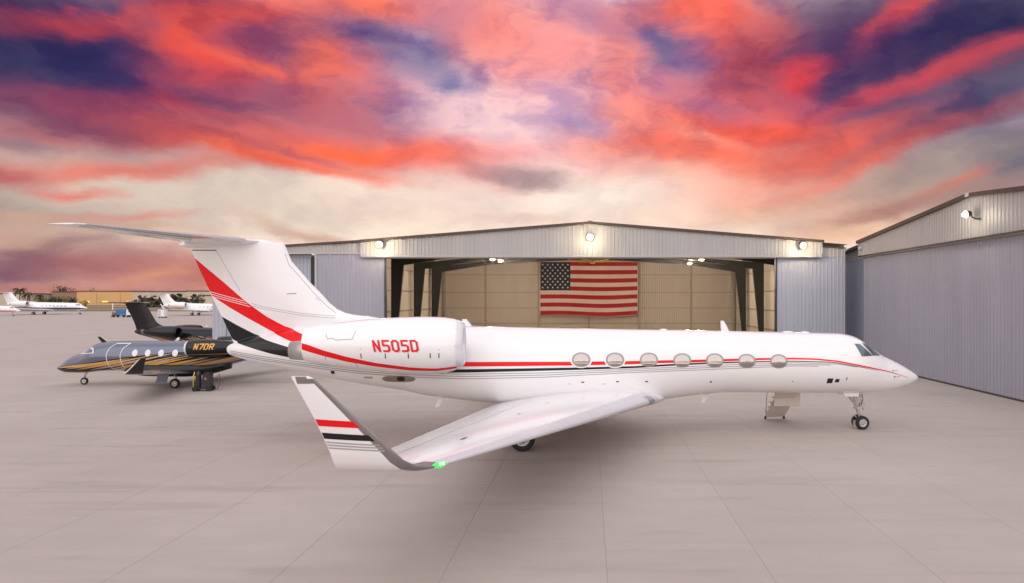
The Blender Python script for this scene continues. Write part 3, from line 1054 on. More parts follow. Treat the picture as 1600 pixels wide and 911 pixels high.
PIN = [curve([(-24.4, 3.40), (-23.1, 3.2), (-21.85, 3.027), (-20.7, 2.878), (-19.58, 2.752), (-18.2, 2.643), (-15.8, 2.557), (-12.93, 2.568), (-9.84, 2.66), (-5.94, 2.785), (-3.44, 2.838), (-1.6, 2.767), (-.8, 2.629)]),
       curve([(-24.35, 3.33), (-23.11, 3.128), (-21.87, 2.955), (-20.7, 2.805), (-19.6, 2.677), (-18.2, 2.565), (-15.8, 2.472), (-12.93, 2.488), (-9.84, 2.6), (-5.94, 2.713), (-3.45, 2.778), (-1.86, 2.728)]),
       curve([(-24.3, 3.267), (-23.13, 3.06), (-21.88, 2.895), (-20.7, 2.73), (-19.6, 2.605), (-18.2, 2.489), (-15.8, 2.382), (-12.93, 2.409), (-9.84, 2.535), (-5.94, 2.639), (-3.45, 2.717), (-2.37, 2.692)])]


def paint(s_):
    strip('red_stripe', RT, RB, -25.63, -21.0, BV, RED, JET, s_, 120, 40)
    strip('red_stripe', RT, RB, -21.0, 1.75, BV, RED, JET, s_, 120, 4)
    strip('black_stripe', KT, KB, -24.69, -20.9, BV, BLACK, JET, s_, 110, 48)
    strip('black_stripe', KT, KB, -20.9, .13, BV, BLACK, JET, s_, 110, 3)
    for i, (c, e) in enumerate(zip(PIN, (-.85, -1.9, -2.4))):
        strip('grey_pinstripe', lambda x: c(x) + .014, lambda x: c(x) - .014, -24.3, e, BV, GREYP, JET, s_, 120, 1)
    FP = curve([(-25.08, 5.537), (-23.819, 5.188), (-23.19, 5.002), (-21.8, 4.752), (-20.5, 4.644)])
    for k, dz in enumerate((.0, -.075, -.15)):
        strip('white_pinstripe', lambda x: FP(x) + dz + .011, lambda x: FP(x) + dz - .011, -25.08 + .03 * k, -23.86 + .10 * k, BV, WHITE, JET, s_, 20, 1, .008)
        if k:
            strip('grey_pinstripe', lambda x: FP(x) + dz + .071, lambda x: FP(x) + dz + .056, -23.74 + .1 * k, -20.6, BV, GREYP, JET, s_, 40, 1)
    # rudder and fin seams
    def ln(pts, w=.008, m=SEAM, nm='panel_seam'):
        for a, b in zip(pts[:-1], pts[1:]):
            d = Vector((b[0] - a[0], b[1] - a[1])).normalized()
            p = Vector((-d.y, d.x)) * w
            quad_on(nm, [(a[0] - p.x, a[1] - p.y), (b[0] - p.x, b[1] - p.y), (b[0] + p.x, b[1] + p.y), (a[0] + p.x, a[1] + p.y)], BV, m, JET, s_, 6, .003)
    ln([(-24.85, 7.05), (-24.45, 6.35), (-24.0, 5.55)], .006)
    ln([(-25.72, 7.06), (-24.85, 7.055)], .016, DARK, 'hinge_gap')
    ln([(-22.45, 6.95), (-22.3, 6.55), (-21.45, 5.55), (-20.95, 5.02), (-20.6, 4.75)], .007)
    ln([(-21.35, 5.32), (-21.18, 5.2)], .006)
    ln([(-22.35, 5.46), (-22.0, 5.48)], .018, GREYP, 'vent')
    # ram air outlet under the engine and small ports
    g = []
    for i in range(17):
        t = -1 + 2 * i / 16
        x = -18.17 + .62 * t
        hh = .125 * (1 - abs(t)**3.2) ** .5 if abs(t) < 1 else .001
        g.append([cast(BV, x, 2.385 + hh * k, s_, .006) for k in (-1, -.5, 0, .5, 1)])
    ram = grid_obj('air_outlet', g, EXH, JET)
    g = []
    for i in range(9):
        t = -1 + 2 * i / 8
        hh = .09 * (1 - t**4) ** .5 if abs(t) < 1 else .001
        g.append([cast(BV, -18.09 + .15 * t, 2.39 + hh * k, s_, .010) for k in (-1, 0, 1)])
    grid_obj('outlet_duct', g, DARK, ram)
    for x, z, a, b, m in ((-19.27, 2.43, .16, .035, GREYP), (-20.55, 2.62, .07, .06, DARK), (-1.86, 2.105, .115, .10, DARK), (-1.57, 2.105, .085, .07, DARK), (-1.2, 2.18, .02, .05, DARK), (-3.35, 2.10, .02, .02, DARK),
                          (-6.6, 2.13, .035, .03, DARK), (-11.5, 2.20, .055, .02, DARK), (-10.2, 2.20, .055, .02, DARK), (-9.1, 2.19, .055, .02, DARK), (-12.0, 2.14, .045, .01, GREYP), (-10.7, 2.12, .045, .01, GREYP),
                          (.95, 2.42, .03, .02, DARK), (1.02, 2.18, .035, .02, DARK)):
        quad_on('port', [(x - a, z - b), (x + a, z - b), (x + a, z + b), (x - a, z + b)], BV, m, JET, s_, 3, .005)


both(paint)


# cabin windows
def oval(nm, cx, cz, a, b, m, parent, s_, off, a0=0.0, dome=0.0):
    g = []
    for i in range(7):
        rr = a0 + (1 - a0) * i / 6
        r_ = []
        for k in range(33):
            an = 2 * math.pi * k / 32
            ex = math.copysign(abs(math.cos(an))**.92, math.cos(an))
            ez = math.copysign(abs(math.sin(an))**.92, math.sin(an))
            r_.append(cast(BV, cx + a * rr * ex, cz + b * rr * ez, s_, off + dome * (1 - rr * rr)))
        g.append(r_)
    return grid_obj(nm, g, m, parent)


FRAME = mat('window_frame_metal', (.30, .29, .29), .35, .6)


def windows(s_):
    for i, (x, z) in enumerate(((-11.56, 3.035), (-10.30, 3.02), (-9.02, 3.005), (-7.75, 2.97), (-6.49, 2.955), (-5.24, 2.92), (-3.98, 2.895))):
        big = 1.16 if i < 2 else 1.0
        fr = oval('window', x, z, .345 * big, .262 * big, WHITE if i < 2 else FRAME, JET, s_, .012, .8)
        if i < 2:
            oval('frame', x, z, .345, .262, FRAME, fr, s_, .016, .8)
        oval('pane', x, z, .318, .24, GLASS, fr, s_, .006, 0.02, .012)


both(windows)


# cockpit glazing
def cockpit(s_):
    fr = quad_on('cockpit_window', [(-.76, 3.52), (-.60, 3.035), (-.03, 3.045), (-.50, 3.505)], BV, BRUSH, JET, s_, 10, .006)
    quad_on('pane', [(-.715, 3.485), (-.575, 3.065), (-.10, 3.07), (-.505, 3.472)], BV, WSHIELD, fr, s_, 10, .012)
    fr = quad_on('cockpit_window', [(-.36, 3.515), (-.02, 3.045), (.52, 3.015), (-.02, 3.50)], BV, BRUSH, JET, s_, 10, .006)
    quad_on('pane', [(-.30, 3.487), (.06, 3.065), (.47, 3.045), (-.04, 3.475)], BV, WSHIELD, fr, s_, 10, .012)


both(cockpit)
# blade antennas, probes
for x, z, sl, h, nm in ((-5.5, 4.0, .26, .42, 'blade_antenna'), (-6.25, 1.6, .28, -.42, 'blade_antenna'), (-16.5, 1.68, .36, -.5, 'blade_antenna')):
    MB().loft([section((x, 0, z - (.05 if h > 0 else -.05)), (x - .36, 0, z - (.05 if h > 0 else -.05)), .1, (0, 1, 0), 0, 6), section((x - sl, 0, z + h), (x - sl - .14, 0, z + h), .08, (0, 1, 0), 0, 6)]).build(nm, WHITE, JET, True, auto=50)
for x, w_ in ((-3.1, .09), (-2.4, .07), (-8.2, .06)):
    MB().lathe([(-.02, w_ * 3), (.02, w_ * 2.6), (.05, w_)], (x, 0, float(hermite(FT, [x])[0].sum())), (0, 0, 1), 16).build('antenna_base', WHITE, JET, True)
for s_ in (-1, 1):
    for x, z in ((1.05, 2.44), (1.12, 2.2)):
        p = cast(BV, x - .1, z, s_, 0)
        MB().tube([p, p + Vector((0, s_ * .07, 0)), p + Vector((.16, s_ * .075, -.005))], .012, 6).build('pitot_probe', STEEL, JET, True)

# nose gear
ng = MB()
ng.tube([(-.35, 0, 1.62), (-.12, 0, .62)], [.075, .07], 12)
ng.tube([(-.13, 0, .75), (-.05, 0, .30)], .05, 10)
ng.tube([(-.75, -.1, 1.62), (-.2, -.05, .92)], .035, 8)
ng.tube([(-.75, .1, 1.62), (-.2, .05, .92)], .035, 8)
ng.tube([(.02, -.13, 1.58), (-.2, -.07, .95)], .028, 8)
ng.tube([(.02, .13, 1.58), (-.2, .07, .95)], .028, 8)
ng.tube([(-.05, -.26, .29), (-.05, .26, .29)], .04, 10)
ng.tube([(-.2, -.16, .86), (-.2, .16, .86)], .07, 10)
ng.tube([(-.22, 0, .8), (-.36, 0, .6), (-.08, 0, .36)], .022, 6)
ng.tube([(.0, -.12, 1.05), (.0, .12, 1.05)], .05, 8)
ng.box(-.14, .10, -.14, .14, .88, 1.02)
NG = ng.build('nose_gear', STEEL, JET, True, auto=40)
MB().tube([(-.05, -.12, 1.5), (-.02, -.15, 1.2), (-.1, -.13, .95), (.02, -.12, .8)], .014, 6).build('hydraulic_line', DARK, NG, True)
MB().tube([(-.02, .1, 1.4), (.06, .12, 1.1), (-.02, .13, .9)], .014, 6).build('hydraulic_line', DARK, NG, True)
for s_ in (-1, 1):
    wheel((-.05, s_ * .17, .275), .275, .18, (0, 1, 0), TYRE, RIM, DARK, NG, 6)
    MB().poly_prism([(-.95, 1.52), (-.25, 1.5), (-.3, 1.36), (-.85, 1.37)], s_ * .30, s_ * .32).build('gear_door', WHITE, NG)
MB().box(-.3, -.22, -.1, .1, .02, .34).build('chock', mat('chock_grey', (.4, .38, .36), .7), NG)


def main_gear(s_):
    g = MB()
    g.tube([(-13.55, s_ * 2.2, 1.55), (-13.72, s_ * 2.18, .5)], [.11, .09], 12)
    g.tube([(-13.72, s_ * 1.86, .445), (-13.72, s_ * 2.55, .445)], .06, 10)
    g.tube([(-13.2, s_ * 1.5, 1.5), (-13.68, s_ * 2.15, .85)], .045, 8)
    g.tube([(-13.4, s_ * 2.18, .95), (-13.3, s_ * 2.18, .7), (-13.66, s_ * 2.18, .5)], .03, 8)
    G = g.build('main_gear', STEEL, JET, True, auto=40)
    for o_ in (-.25, .25):
        wheel((-13.72, s_ * (2.2 + o_), .445), .445, .28, (0, 1, 0), TYRE, RIM, DARK, G, 9)
    MB().poly_prism([(-13.25, 1.5), (-12.75, 1.5), (-12.85, .88), (-13.0, .72), (-13.2, .74)], s_ * 2.5, s_ * 2.53).build('gear_door', WHITE, G)


both(main_gear)

# airstair let down on the far side
AS = MB().loft([[(x, y, z) for x in (-3.15, -2.25)] + [(x, y + .05, z - .07) for x in (-2.25, -3.15)] for y, z in ((.85, 1.75), (1.05, 1.42), (1.3, 1.12), (1.6, .82), (2.0, .46), (2.35, .16))]).build('airstair', mat('stair_beige', (.62, .58, .52), .5), JET)
for y, z in ((1.2, 1.3), (1.45, 1.05), (1.7, .8), (1.95, .56), (2.2, .32)):
    MB().box(-3.12, -2.28, y - .02, y + .22, z + .02, z + .05).build('step', BRUSH, AS)
for x in (-3.12, -2.28):
    MB().tube([(x, 2.33, .14), (x, 2.2, 1.1), (x, 1.5, 1.75), (x, 1.2, 2.1)], .018, 6).build('handrail', METAL, AS, True)
    MB().lathe([(-.03, .06), (.03, .06)], (x, 2.36, .065), (1, 0, 0), 12).build('roller', TYRE, AS)
MB().loft([[(x, .95 + .42 * math.sin(R(9 * k)), 1.66 - .92 * (1 - math.cos(R(9 * k)))) for x in (-3.12, -2.0)] + [(x, 1.0 + .42 * math.sin(R(9 * k)), 1.63 - .92 * (1 - math.cos(R(9 * k)))) for x in (-2.0, -3.12)] for k in range(11)]).build('stair_shroud', mat('shroud_cream', (.66, .63, .58), .45), AS, True, auto=40)


# ================================================================== hangars
SHEET = mat('grey_blue_wall_sheet', (.40, .43, .50), .5, .15, var=.05, vs=.5, rnd=.02, stretch=(1, 1, .25), world=True)
DOORS = mat('grey_door_sheet', (.335, .34, .405), .5, .15, var=.05, vs=.5, rnd=.02, stretch=(1, 1, .25), world=True)
FASC = mat('pale_fascia_sheet', (.40, .395, .39), .5, .15, var=.04, vs=.6, rnd=.02, stretch=(1, 1, .3), world=True)
TRIM = mat('brown_roof_trim', (.075, .052, .045), .5, .2)
TRIML = mat('pale_trim', (.46, .46, .47), .5, .2)
ROOFM = mat('roof_sheet', (.36, .35, .34), .5, .3)
INSIDE = mat('beige_liner_sheet', (.56, .50, .43), .6, var=.06, vs=.5, rnd=.02, stretch=(1, 1, .3), world=True)
GIRT = mat('beige_steel_girt', (.40, .34, .27), .5, .2)
FRAMEM = mat('dark_steel_frame', (.022, .024, .026), .55)


def corr(w, z0, zl, zr, rib=.305, d=.028):
    """ribbed sheet in the local xz plane, ribs towards -y, sloping top; two-sided with hemmed edges"""
    px = [(0, 0)]
    n = max(1, round(w / rib))
    p = w / n
    for k in range(n):
        a = k * p
        px += [(a + p * .30, 0), (a + p * .38, -d), (a + p * .62, -d), (a + p * .70, 0)]
    px += [(w - .004, 0), (w - .004, .02)]
    v = [(x, y, z0) for x, y in px] + [(x, y, zl + (zr - zl) * x / w) for x, y in px]
    m = len(px)
    return v, [(k, k + 1, m + k + 1, m + k) for k in range(m - 1)]


_pc = {}


def panel_run(x0, x1, y, z0, ztop, m, parent, rz=0.0, org=(0, 0), pw=.915, name='panel'):
    """single sheets side by side along local x (rotated by rz about org)"""
    n = max(1, round((x1 - x0) / pw))
    w = (x1 - x0) / n
    for k in range(n):
        a = x0 + k * w
        zl, zr = round(ztop(a), 3), round(ztop(a + w), 3)
        key = (round(w, 4), round(z0, 3), zl, zr, m.name)
        lx, ly = a * math.cos(rz) - y * math.sin(rz) + org[0], a * math.sin(rz) + y * math.cos(rz) + org[1]
        if key in _pc:
            share(_pc[key], name, parent, (lx, ly, 0), rz)
        else:
            v, f = corr(w, z0, zl, zr)
            _pc[key] = mobj(name, v, f, m, parent, loc=(lx, ly, 0), rz=rz, fix=False)


def beam(name, pts, w, h, m, parent):
    """bar of rectangular section along points (x,y,z): w across, h up"""
    b = MB()
    for p, q in zip(pts[:-1], pts[1:]):
        p, q = Vector(p), Vector(q)
        d = (q - p).normalized()
        s_ = Vector((0, 0, 1)).cross(d)
        s_ = s_.normalized() if s_.length > 1e-4 else Vector((1, 0, 0))
        u_ = d.cross(s_)
        rg = [[c + s_ * (a * w / 2) + u_ * (e * h / 2) for a, e in ((-1, -1), (1, -1), (1, 1), (-1, 1))] for c in (p, q)]
        b.loft(rg)
    return b.build(name, m, parent)


HY = 52.0           # front plane of the open hangar
PEAKX = .10
roofz = lambda x: 11.48 - .0795 * abs(x - PEAKX)
HG = empty('open_hangar', (0, 0, 0))
tag(HG, 'open grey metal hangar with low gable roof and a flag on its back wall', 'hangar')
# fascia over the door
fb = MB()
fb.add([(-18.45, HY + .04, 8.74), (18.9, HY + .04, 8.74), (18.9, HY + .04, roofz(18.9) - .12), (PEAKX, HY + .04, roofz(PEAKX) - .12), (-18.45, HY + .04, roofz(-18.45) - .12)], [(0, 1, 2, 3, 4)])
fb.box(-18.45, 18.9, HY - .02, HY + 1.2, 8.62, 8.735)
FA = fb.build('fascia', FASC, HG, fix=False)
panel_run(-18.45, PEAKX, HY - .02, 8.74, lambda x: roofz(x) - .12, FASC, FA)
panel_run(PEAKX, 18.9, HY - .02, 8.74, lambda x: roofz(x) - .12, FASC, FA)
beam('roof_trim', [(-18.6, HY - .1, roofz(-18.6) - .02), (PEAKX, HY - .1, roofz(PEAKX) - .02), (19.05, HY - .1, roofz(19.05) - .02)], .24, .2, TRIM, HG)
beam('header_trim', [(-18.5, HY - .06, 8.74), (18.95, HY - .06, 8.74)], .08, .09, TRIML, HG)
MB().box(PEAKX - .22, PEAKX + .22, HY - .2, HY + .3, 11.44, 11.66).build('ridge_cap', TRIML, HG)
for x in (-18.46, 18.91):
    MB().box(x - .05, x + .05, HY - .07, HY + .5, 8.7, roofz(x) - .14).build('corner_trim', TRIML, HG)
# roof
rf = MB()
for a, b in ((-21.0, PEAKX), (PEAKX, 21.1)):
    rf.add([(a, HY + .05, roofz(a) - .1), (b, HY + .05, roofz(b) - .1), (b, 91.3, roofz(b) - .1), (a, 91.3, roofz(a) - .1)], [(0, 1, 2, 3)])
rf.build('roof', ROOFM, HG, fix=False)
# right of the opening
rw = MB().box(15.36, 20.85, HY + .42, HY + .6, 0, 8.76).build('front_wall', SHEET, HG)
panel_run(15.36, 20.85, HY + .36, 0, lambda x: 8.76, SHEET, rw)
panel_run(18.95, 20.85, HY + .30, 8.72, lambda x: roofz(x) - .45, FASC, rw)
beam('roof_trim', [(18.95, HY + .25, roofz(18.95) - .4), (20.95, HY + .25, roofz(20.95) - .4)], .2, .1, TRIM, HG)
MB().box(15.28, 15.38, HY + .30, HY + .7, 0, 8.7).build('door_jamb', FRAMEM, HG)
MB().box(20.80, 20.92, HY + .22, HY + .7, 0, roofz(20.9) - .45).build('corner_trim', TRIML, HG)
beam('gutter', [(20.98, HY + .2, 9.3), (20.98, 91, 9.3)], .16, .14, TRIML, HG)
# left: door leaf run out along its track, then the pocket wall
leaf = MB().box(-22.25, -16.62, HY + .30, HY + .44, .05, 8.98).build('sliding_door', DOORS, HG)
panel_run(-22.25, -16.62, HY + .24, .06, lambda x: 8.95, DOORS, leaf)
MB().box(-16.66, -16.54, HY + .16, HY + .48, .05, 8.74).build('edge_rail', FRAMEM, leaf)
MB().box(-22.35, -22.2, HY + .18, HY + .46, .05, 8.95).build('edge_rail', TRIML, leaf)
lroof = lambda x: 10.0 - .062 * (-18.5 - x)
pk = MB().box(-31.1, -20.6, HY + .95, HY + 1.1, 0, 8.9).build('pocket_wall', SHEET, HG)
panel_run(-31.1, -22.85, HY + .88, 0, lambda x: 8.72, SHEET, pk)
MB().box(-22.85, -22.40, HY + .62, HY + .9, 0, 8.7).build('gap_shade_box', FRAMEM, HG)  # dark box standing in for the shade in the gap beside the leaf
panel_run(-31.1, -18.5, HY + .22, 8.98, lambda x: lroof(x) - .1, FASC, pk)
panel_run(-31.1, -22.85, HY + .8, 8.72, lambda x: 8.99, SHEET, pk)
beam('roof_trim', [(-31.2, HY + .16, lroof(-31.2)), (-18.5, HY + .16, lroof(-18.5))], .24, .17, TRIM, HG)
beam('track_trim', [(-31.1, HY + .18, 8.99), (-18.5, HY + .18, 8.99)], .1, .09, TRIML, HG)
lr = MB().add([(-31.2, HY + .2, lroof(-31.2) - .05), (-18.5, HY + .2, lroof(-18.5) - .05), (-18.5, HY + 1.8, lroof(-18.5) - .05), (-31.2, HY + 1.8, lroof(-31.2) - .05)], [(0, 1, 2, 3)])
lr.build('pocket_roof', ROOFM, HG, fix=False)
ps = MB().box(-31.1, -20.9, HY + 1.6, HY + 1.7, 0, 8.9).build('pocket_back', SHEET, HG)
pe = MB().box(-31.1, -30.98, HY + 1.1, HY + 1.6, 0, 9.0).build('pocket_end', SHEET, HG)
panel_run(0, .8, .06, 0, lambda x: 9.0, SHEET, pe, R(-90), (-31.16, HY + 1.7))
MB().box(-29.35, -28.75, HY + .78, HY + .9, 1.85, 2.35).build('wall_vent', FRAMEM, HG)
MB().tube([(-29.95, HY + .78, .1), (-29.95, HY + .78, 6.2)], .05, 8).build('downpipe', TRIML, HG, True)
# shell and liner
for x, nm, rz_, ox in ((-20.95, 'side_wall', R(90), -20.86), (20.9, 'side_wall', R(-90), 20.80)):
    w_ = MB().box(min(x, x + .08), max(x, x + .08), HY + .62, 91.2, 0, 9.75).build(nm, SHEET, HG)
    if x < 0:   # faces +x
        panel_run(0, 38.4, 0, 0, lambda t: 9.7, INSIDE, w_, R(90), (-20.83, HY + .7), pw=1.2, name='liner_panel')
    else:       # faces -x
        panel_run(0, 38.4, 0, 0, lambda t: 9.7, INSIDE, w_, R(-90), (20.86, HY + .7 + 38.4), pw=1.2, name='liner_panel')
    for z in (1.8, 4.0, 6.2, 8.5):
        beam('girt', [(x + (.22 if x < 0 else -.14), HY + .8, z), (x + (.22 if x < 0 else -.14), 90.8, z)], .14, .12, GIRT, w_)
bw_ = MB().box(-20.9, 20.9, 91.1, 91.25, 0, 9.7).add([(-20.9, 91.12, 9.7), (20.9, 91.12, 9.7), (PEAKX, 91.12, 11.4)], [(0, 1, 2)]).build('back_wall', SHEET, HG)
panel_run(-20.8, PEAKX, 91.0, 0, lambda x: roofz(x) - .15, INSIDE, bw_, pw=1.2, name='liner_panel')
panel_run(PEAKX, 20.8, 91.0, 0, lambda x: roofz(x) - .15, INSIDE, bw_, pw=1.2, name='liner_panel')
for z in (1.8, 4.0, 6.2, 8.7):
    beam('girt', [(-20.7, 90.86, z), (20.7, 90.86, z)], .14, .13, GIRT, bw_)
for x in (-14.6, -7.1, .0, 7.2, 14.5, 20.5, -20.5):
    MB().box(x - .15, x + .15, 90.45, 90.8, 0, roofz(x) - .2).build('wall_column', GIRT, bw_)
# rigid frames
for y in (57.5, 66.0, 74.5, 83.0):
    for s_ in (-1, 1):
        c = MB()
        xo = s_ * 20.35
        c.poly_prism([(xo, 0), (xo, 9.6), (xo - s_ * 1.35, 9.5), (xo - s_ * 1.30, 8.75), (xo - s_ * .42, 0)], y - .15, y + .15)
        c.poly_prism([(xo - s_ * 1.2, 9.55), (PEAKX, 11.15), (PEAKX, 10.45), (xo - s_ * 7.5, 9.75), (xo - s_ * 1.25, 8.75)], y - .149, y + .149)
        c.build('rigid_frame', FRAMEM, HG)
for k in range(9):
    x = -18 + 4.5 * k
    beam('purlin', [(x, HY + 1.3, roofz(x) - .22), (x, 91, roofz(x) - .22)], .1, .16, GIRT, HG)

# flag on the back wall, hung cloth with a slight swag and ripples
FL = empty('american_flag', (0, 90.2, 3.05))
tag(FL, 'large red white and blue star-spangled flag hanging on the hangar back wall', 'flag')
FWd, FHt = 13.7, 7.45
FR = mat('flag_red', (.42, .015, .025), .8, var=.08, vs=.6)
FW_ = mat('flag_white', (.72, .58, .50), .85, var=.06, vs=.6)
FB_ = mat('flag_blue', (.018, .024, .045), .8)
FS_ = mat('flag_star', (.80, .78, .74), .8)


def cloth(u, v, off=0.0):
    """u 0..1 across, v 0..1 up"""
    sag = -.16 * (1 - v) * (.3 + .7 * math.sin(math.pi * u)) + .10 * (1 - v) * math.sin(2.2 * math.pi * u)
    y = .05 * math.sin(9 * u + 3 * v) * (1.1 - v) + .03 * math.sin(23 * u + 1.3) - off
    return (-FWd / 2 + FWd * u, y, FHt * v + sag)


def cloth_patch(nm, u0, u1, v0, v1, m, parent, nu=40, nv=3, off=0.0):
    v = [cloth(u0 + (u1 - u0) * i / nu, v0 + (v1 - v0) * j / nv, off) for i in range(nu + 1) for j in range(nv + 1)]
    f = [(i * (nv + 1) + j, (i + 1) * (nv + 1) + j, (i + 1) * (nv + 1) + j + 1, i * (nv + 1) + j + 1) for i in range(nu) for j in range(nv)]
    return mobj(nm, v, f, m, parent, True, fix=False)


CU, CV = .31, 6 / 13
for k in range(13):
    v0, v1 = k / 13, (k + 1) / 13
    cloth_patch('stripe', .0 if k < 6 else CU, 1.0, v0, v1, FR if k % 2 == 0 else FW_, FL)
cn = cloth_patch('canton', 0, CU, CV, 1, FB_, FL, 16, 8)
stv, stf = [], []
for r_ in range(9):
    for c in range(6 if r_ % 2 == 0 else 5):
        uu = CU * ((c * 2 + (1 if r_ % 2 == 0 else 2)) / 12)
        vv = CV + (1 - CV) * (9 - r_) / 10
        n0 = len(stv)
        for q in range(10):
            rr = (.165 if q % 2 == 0 else .07)
            an = math.pi / 2 + q * math.pi / 5
            stv.append(cloth(uu + rr * math.cos(an) / FWd, vv + rr * math.sin(an) / FHt, .03))
        stf.append(tuple(range(n0, n0 + 10)))
tag(mobj('stars', stv, stf, FS_, cn, fix=False), kind='stuff')
hem = MB()
hem.tube([Vector(cloth(i / 30, 1)) + Vector((0, -.02, .03)) for i in range(31)], .05, 6)
hem.tube([Vector(cloth(i / 30, 0)) + Vector((0, -.02, -.02)) for i in range(31)], .045, 6)
hem.tube([Vector(cloth(0, i / 10)) + Vector((-.03, -.02, 0)) for i in range(11)], .05, 6)
hem.tube([Vector(cloth(1, i / 10)) + Vector((.03, -.02, 0)) for i in range(11)], .05, 6)
hem.build('hem', FW_, FL, True)

# ceiling fan
fanm = mat('gold_lit_fan', (.62, .42, .12), .35, .7)  # gold of the lamplight is put into the fan's colour
CF = empty('ceiling_fan', (.42, 70, 9.35))
tag(CF, 'big gold-lit ceiling fan with long blades hanging in front of the flag', 'ceiling fan')
MB().lathe([(-.25, .1), (-.2, .3), (.05, .34), (.12, .2), (.4, .07), (1.7, .06)], (0, 0, 0), (0, 0, 1), 16).build('motor', fanm, CF, True)
for k in range(6):
    a = 2 * math.pi * k / 6 + .12
    u1, w1 = Vector((math.cos(a), math.sin(a), .02)), Vector((-math.sin(a), math.cos(a), 0))
    MB().loft([[u1 * r_ + w1 * e + Vector((0, 0, h)) for e, h in ((-.12, -.02), (.12, .10), (.12, .16), (-.12, .04))] for r_ in (.3, 1.5, 2.75)]).build('blade', fanm, CF)


# lamps
def floodlight(label, loc, rz, power, arm=True, size=.27, group=None, goose=False, colr=(1.0, .80, .50)):
    e = empty('floodlight', loc, rz)       # local -y points away from the wall
    tag(e, label, 'floodlight', group)
    MB().lathe([(0, size * .5), (.10, size * .75), (.22, size * .98), (.245, size * .98)], (0, -.30, 0), (0, -1, -.25), 20).build('housing', FRAMEM, e, True, auto=40)
    MB().lathe([(0, size), (.07, size * .92), (.13, size * .66), (.16, size * .2), (.162, .01)], (0, -.548, -.062), (0, -1, -.25), 20).build(
        'lens', mat('floodlight_lens', (1, .95, .8), .3, emit=(1.0, .80, .38), es=1.7), e, True)
    MB().lathe([(-.10, .02), (-.06, size * .42), (0, size * .52), (.06, size * .42), (.10, .02)], (0, -.69, -.098), (0, -1, -.25), 16).build(
        'bulb', mat('floodlight_core', (1, 1, .95), .3, emit=(1.0, .93, .75), es=18), e, True)
    if goose:
        MB().tube([(.0, -.32, -.02), (.14, -.3, -.24), (.28, -.16, -.36), (.42, .0, -.38)], .045, 8).build('bracket', FRAMEM, e, True)
    else:
        MB().tube([(0, -.3, 0), (0, -.1, .12), (0, .05, .12)], .04, 8).build('bracket', FRAMEM, e, True)
        MB().box(-.12, .12, -.02, .03, 0, .24).build('mounting_plate', FRAMEM, e)
    ld = bpy.data.lights.new('floodlight_lamp', 'POINT')
    ld.energy = power
    ld.color = colr
    ld.shadow_soft_size = .25
    lo = bpy.data.objects.new('floodlight_lamp', ld)
    lo.location = (0, -1.05, -.15)
    link(lo, e)
    return e


floodlight('lit floodlight on the left end of the open hangar fascia', (-16.8, HY - .08, 9.72), 0, 230)
floodlight('lit floodlight under the gable peak of the open hangar', (.1, HY - .08, 10.3), 0, 230)
floodlight('lit floodlight on the right end of the open hangar fascia', (17.2, HY - .08, 9.62), 0, 230)


def highbay(label, loc):
    e = empty('high_bay_lamp', loc)
    tag(e, label, 'ceiling lamp')
    MB().lathe([(.0, .32), (.18, .22), (.3, .1), (1.0, .03)], (0, 0, 0), (0, 0, 1), 16).build('shade', BRUSH, e, True)
    MB().lathe([(-.14, .06), (-.1, .2), (0, .31), (.01, .31)], (0, 0, 0), (0, 0, 1), 16).build('bulb', mat('bulb_glow', (1, .8, .5), .3, emit=(1.0, .72, .34), es=16), e, True)
    ld = bpy.data.lights.new('high_bay_light', 'POINT')
    ld.energy = 1650
    ld.color = (1.0, .82, .62)
    ld.shadow_soft_size = .35
    lo = bpy.data.objects.new('high_bay_light', ld)
    lo.location = (0, 0, -.7)
    link(lo, e)


highbay('upper left of the two lit lamps left of the flag, inside the hangar', (-10.3, 68.5, 9.52))
highbay('lower right of the two lit lamps left of the flag, inside the hangar', (-10.75, 78, 9.92))
highbay('lower left of the two lit lamps right of the flag, inside the hangar', (12.3, 78, 9.62))
highbay('upper right of the two lit lamps right of the flag, inside the hangar', (12.05, 68.5, 9.5))

# closed hangar on the right: its front faces -x
HX = 22.2
PY_ = 36.6
rz2 = lambda y: 11.22 - .0895 * abs(y - PY_)
HR = empty('closed_hangar', (HX, PY_, 0))
HR.location = (0, 0, 0)
tag(HR, 'closed grey metal hangar with tall ribbed doors on the right', 'hangar')
dm = MB().box(HX + .06, HX + .2, 20.0, 51.72, .04, 8.76).build('sliding_door', DOORS, HR)
# local x of the run = world -y
panel_run(0, 31.7, 0, .05, lambda t: 8.74, DOORS, dm, R(-90), (HX, 51.72))
f2 = MB().add([(HX - .30, 20.6, 8.72), (HX - .30, 51.72, 8.72), (HX - .30, 51.72, rz2(51.72) - .1), (HX - .30, PY_, rz2(PY_) - .1), (HX - .30, 20.6, rz2(20.6) - .1)], [(0, 1, 2, 3, 4)])
f2.box(HX - .34, HX + .2, 20.6, 51.72, 8.6, 8.715)
F2 = f2.build('fascia', FASC, HR, fix=False)
panel_run(0, 51.72 - PY_, 0, 8.72, lambda t: rz2(51.72 - t) - .1, FASC, F2, R(-90), (HX - .36, 51.72))
panel_run(51.72 - PY_, 31.1, 0, 8.72, lambda t: rz2(51.72 - t) - .1, FASC, F2, R(-90), (HX - .36, 51.72))
beam('roof_trim', [(HX - .45, 51.85, rz2(51.85)), (HX - .45, PY_, rz2(PY_)), (HX - .45, 20.4, rz2(20.4))], .24, .24, TRIM, HR)
MB().box(HX - .6, HX - .2, PY_ - .18, PY_ + .18, 11.12, 11.36).build('ridge_cap', TRIML, HR)
beam('header_trim', [(HX - .40, 51.75, 8.70), (HX - .40, 20.5, 8.70)], .08, .1, TRIM, HR)
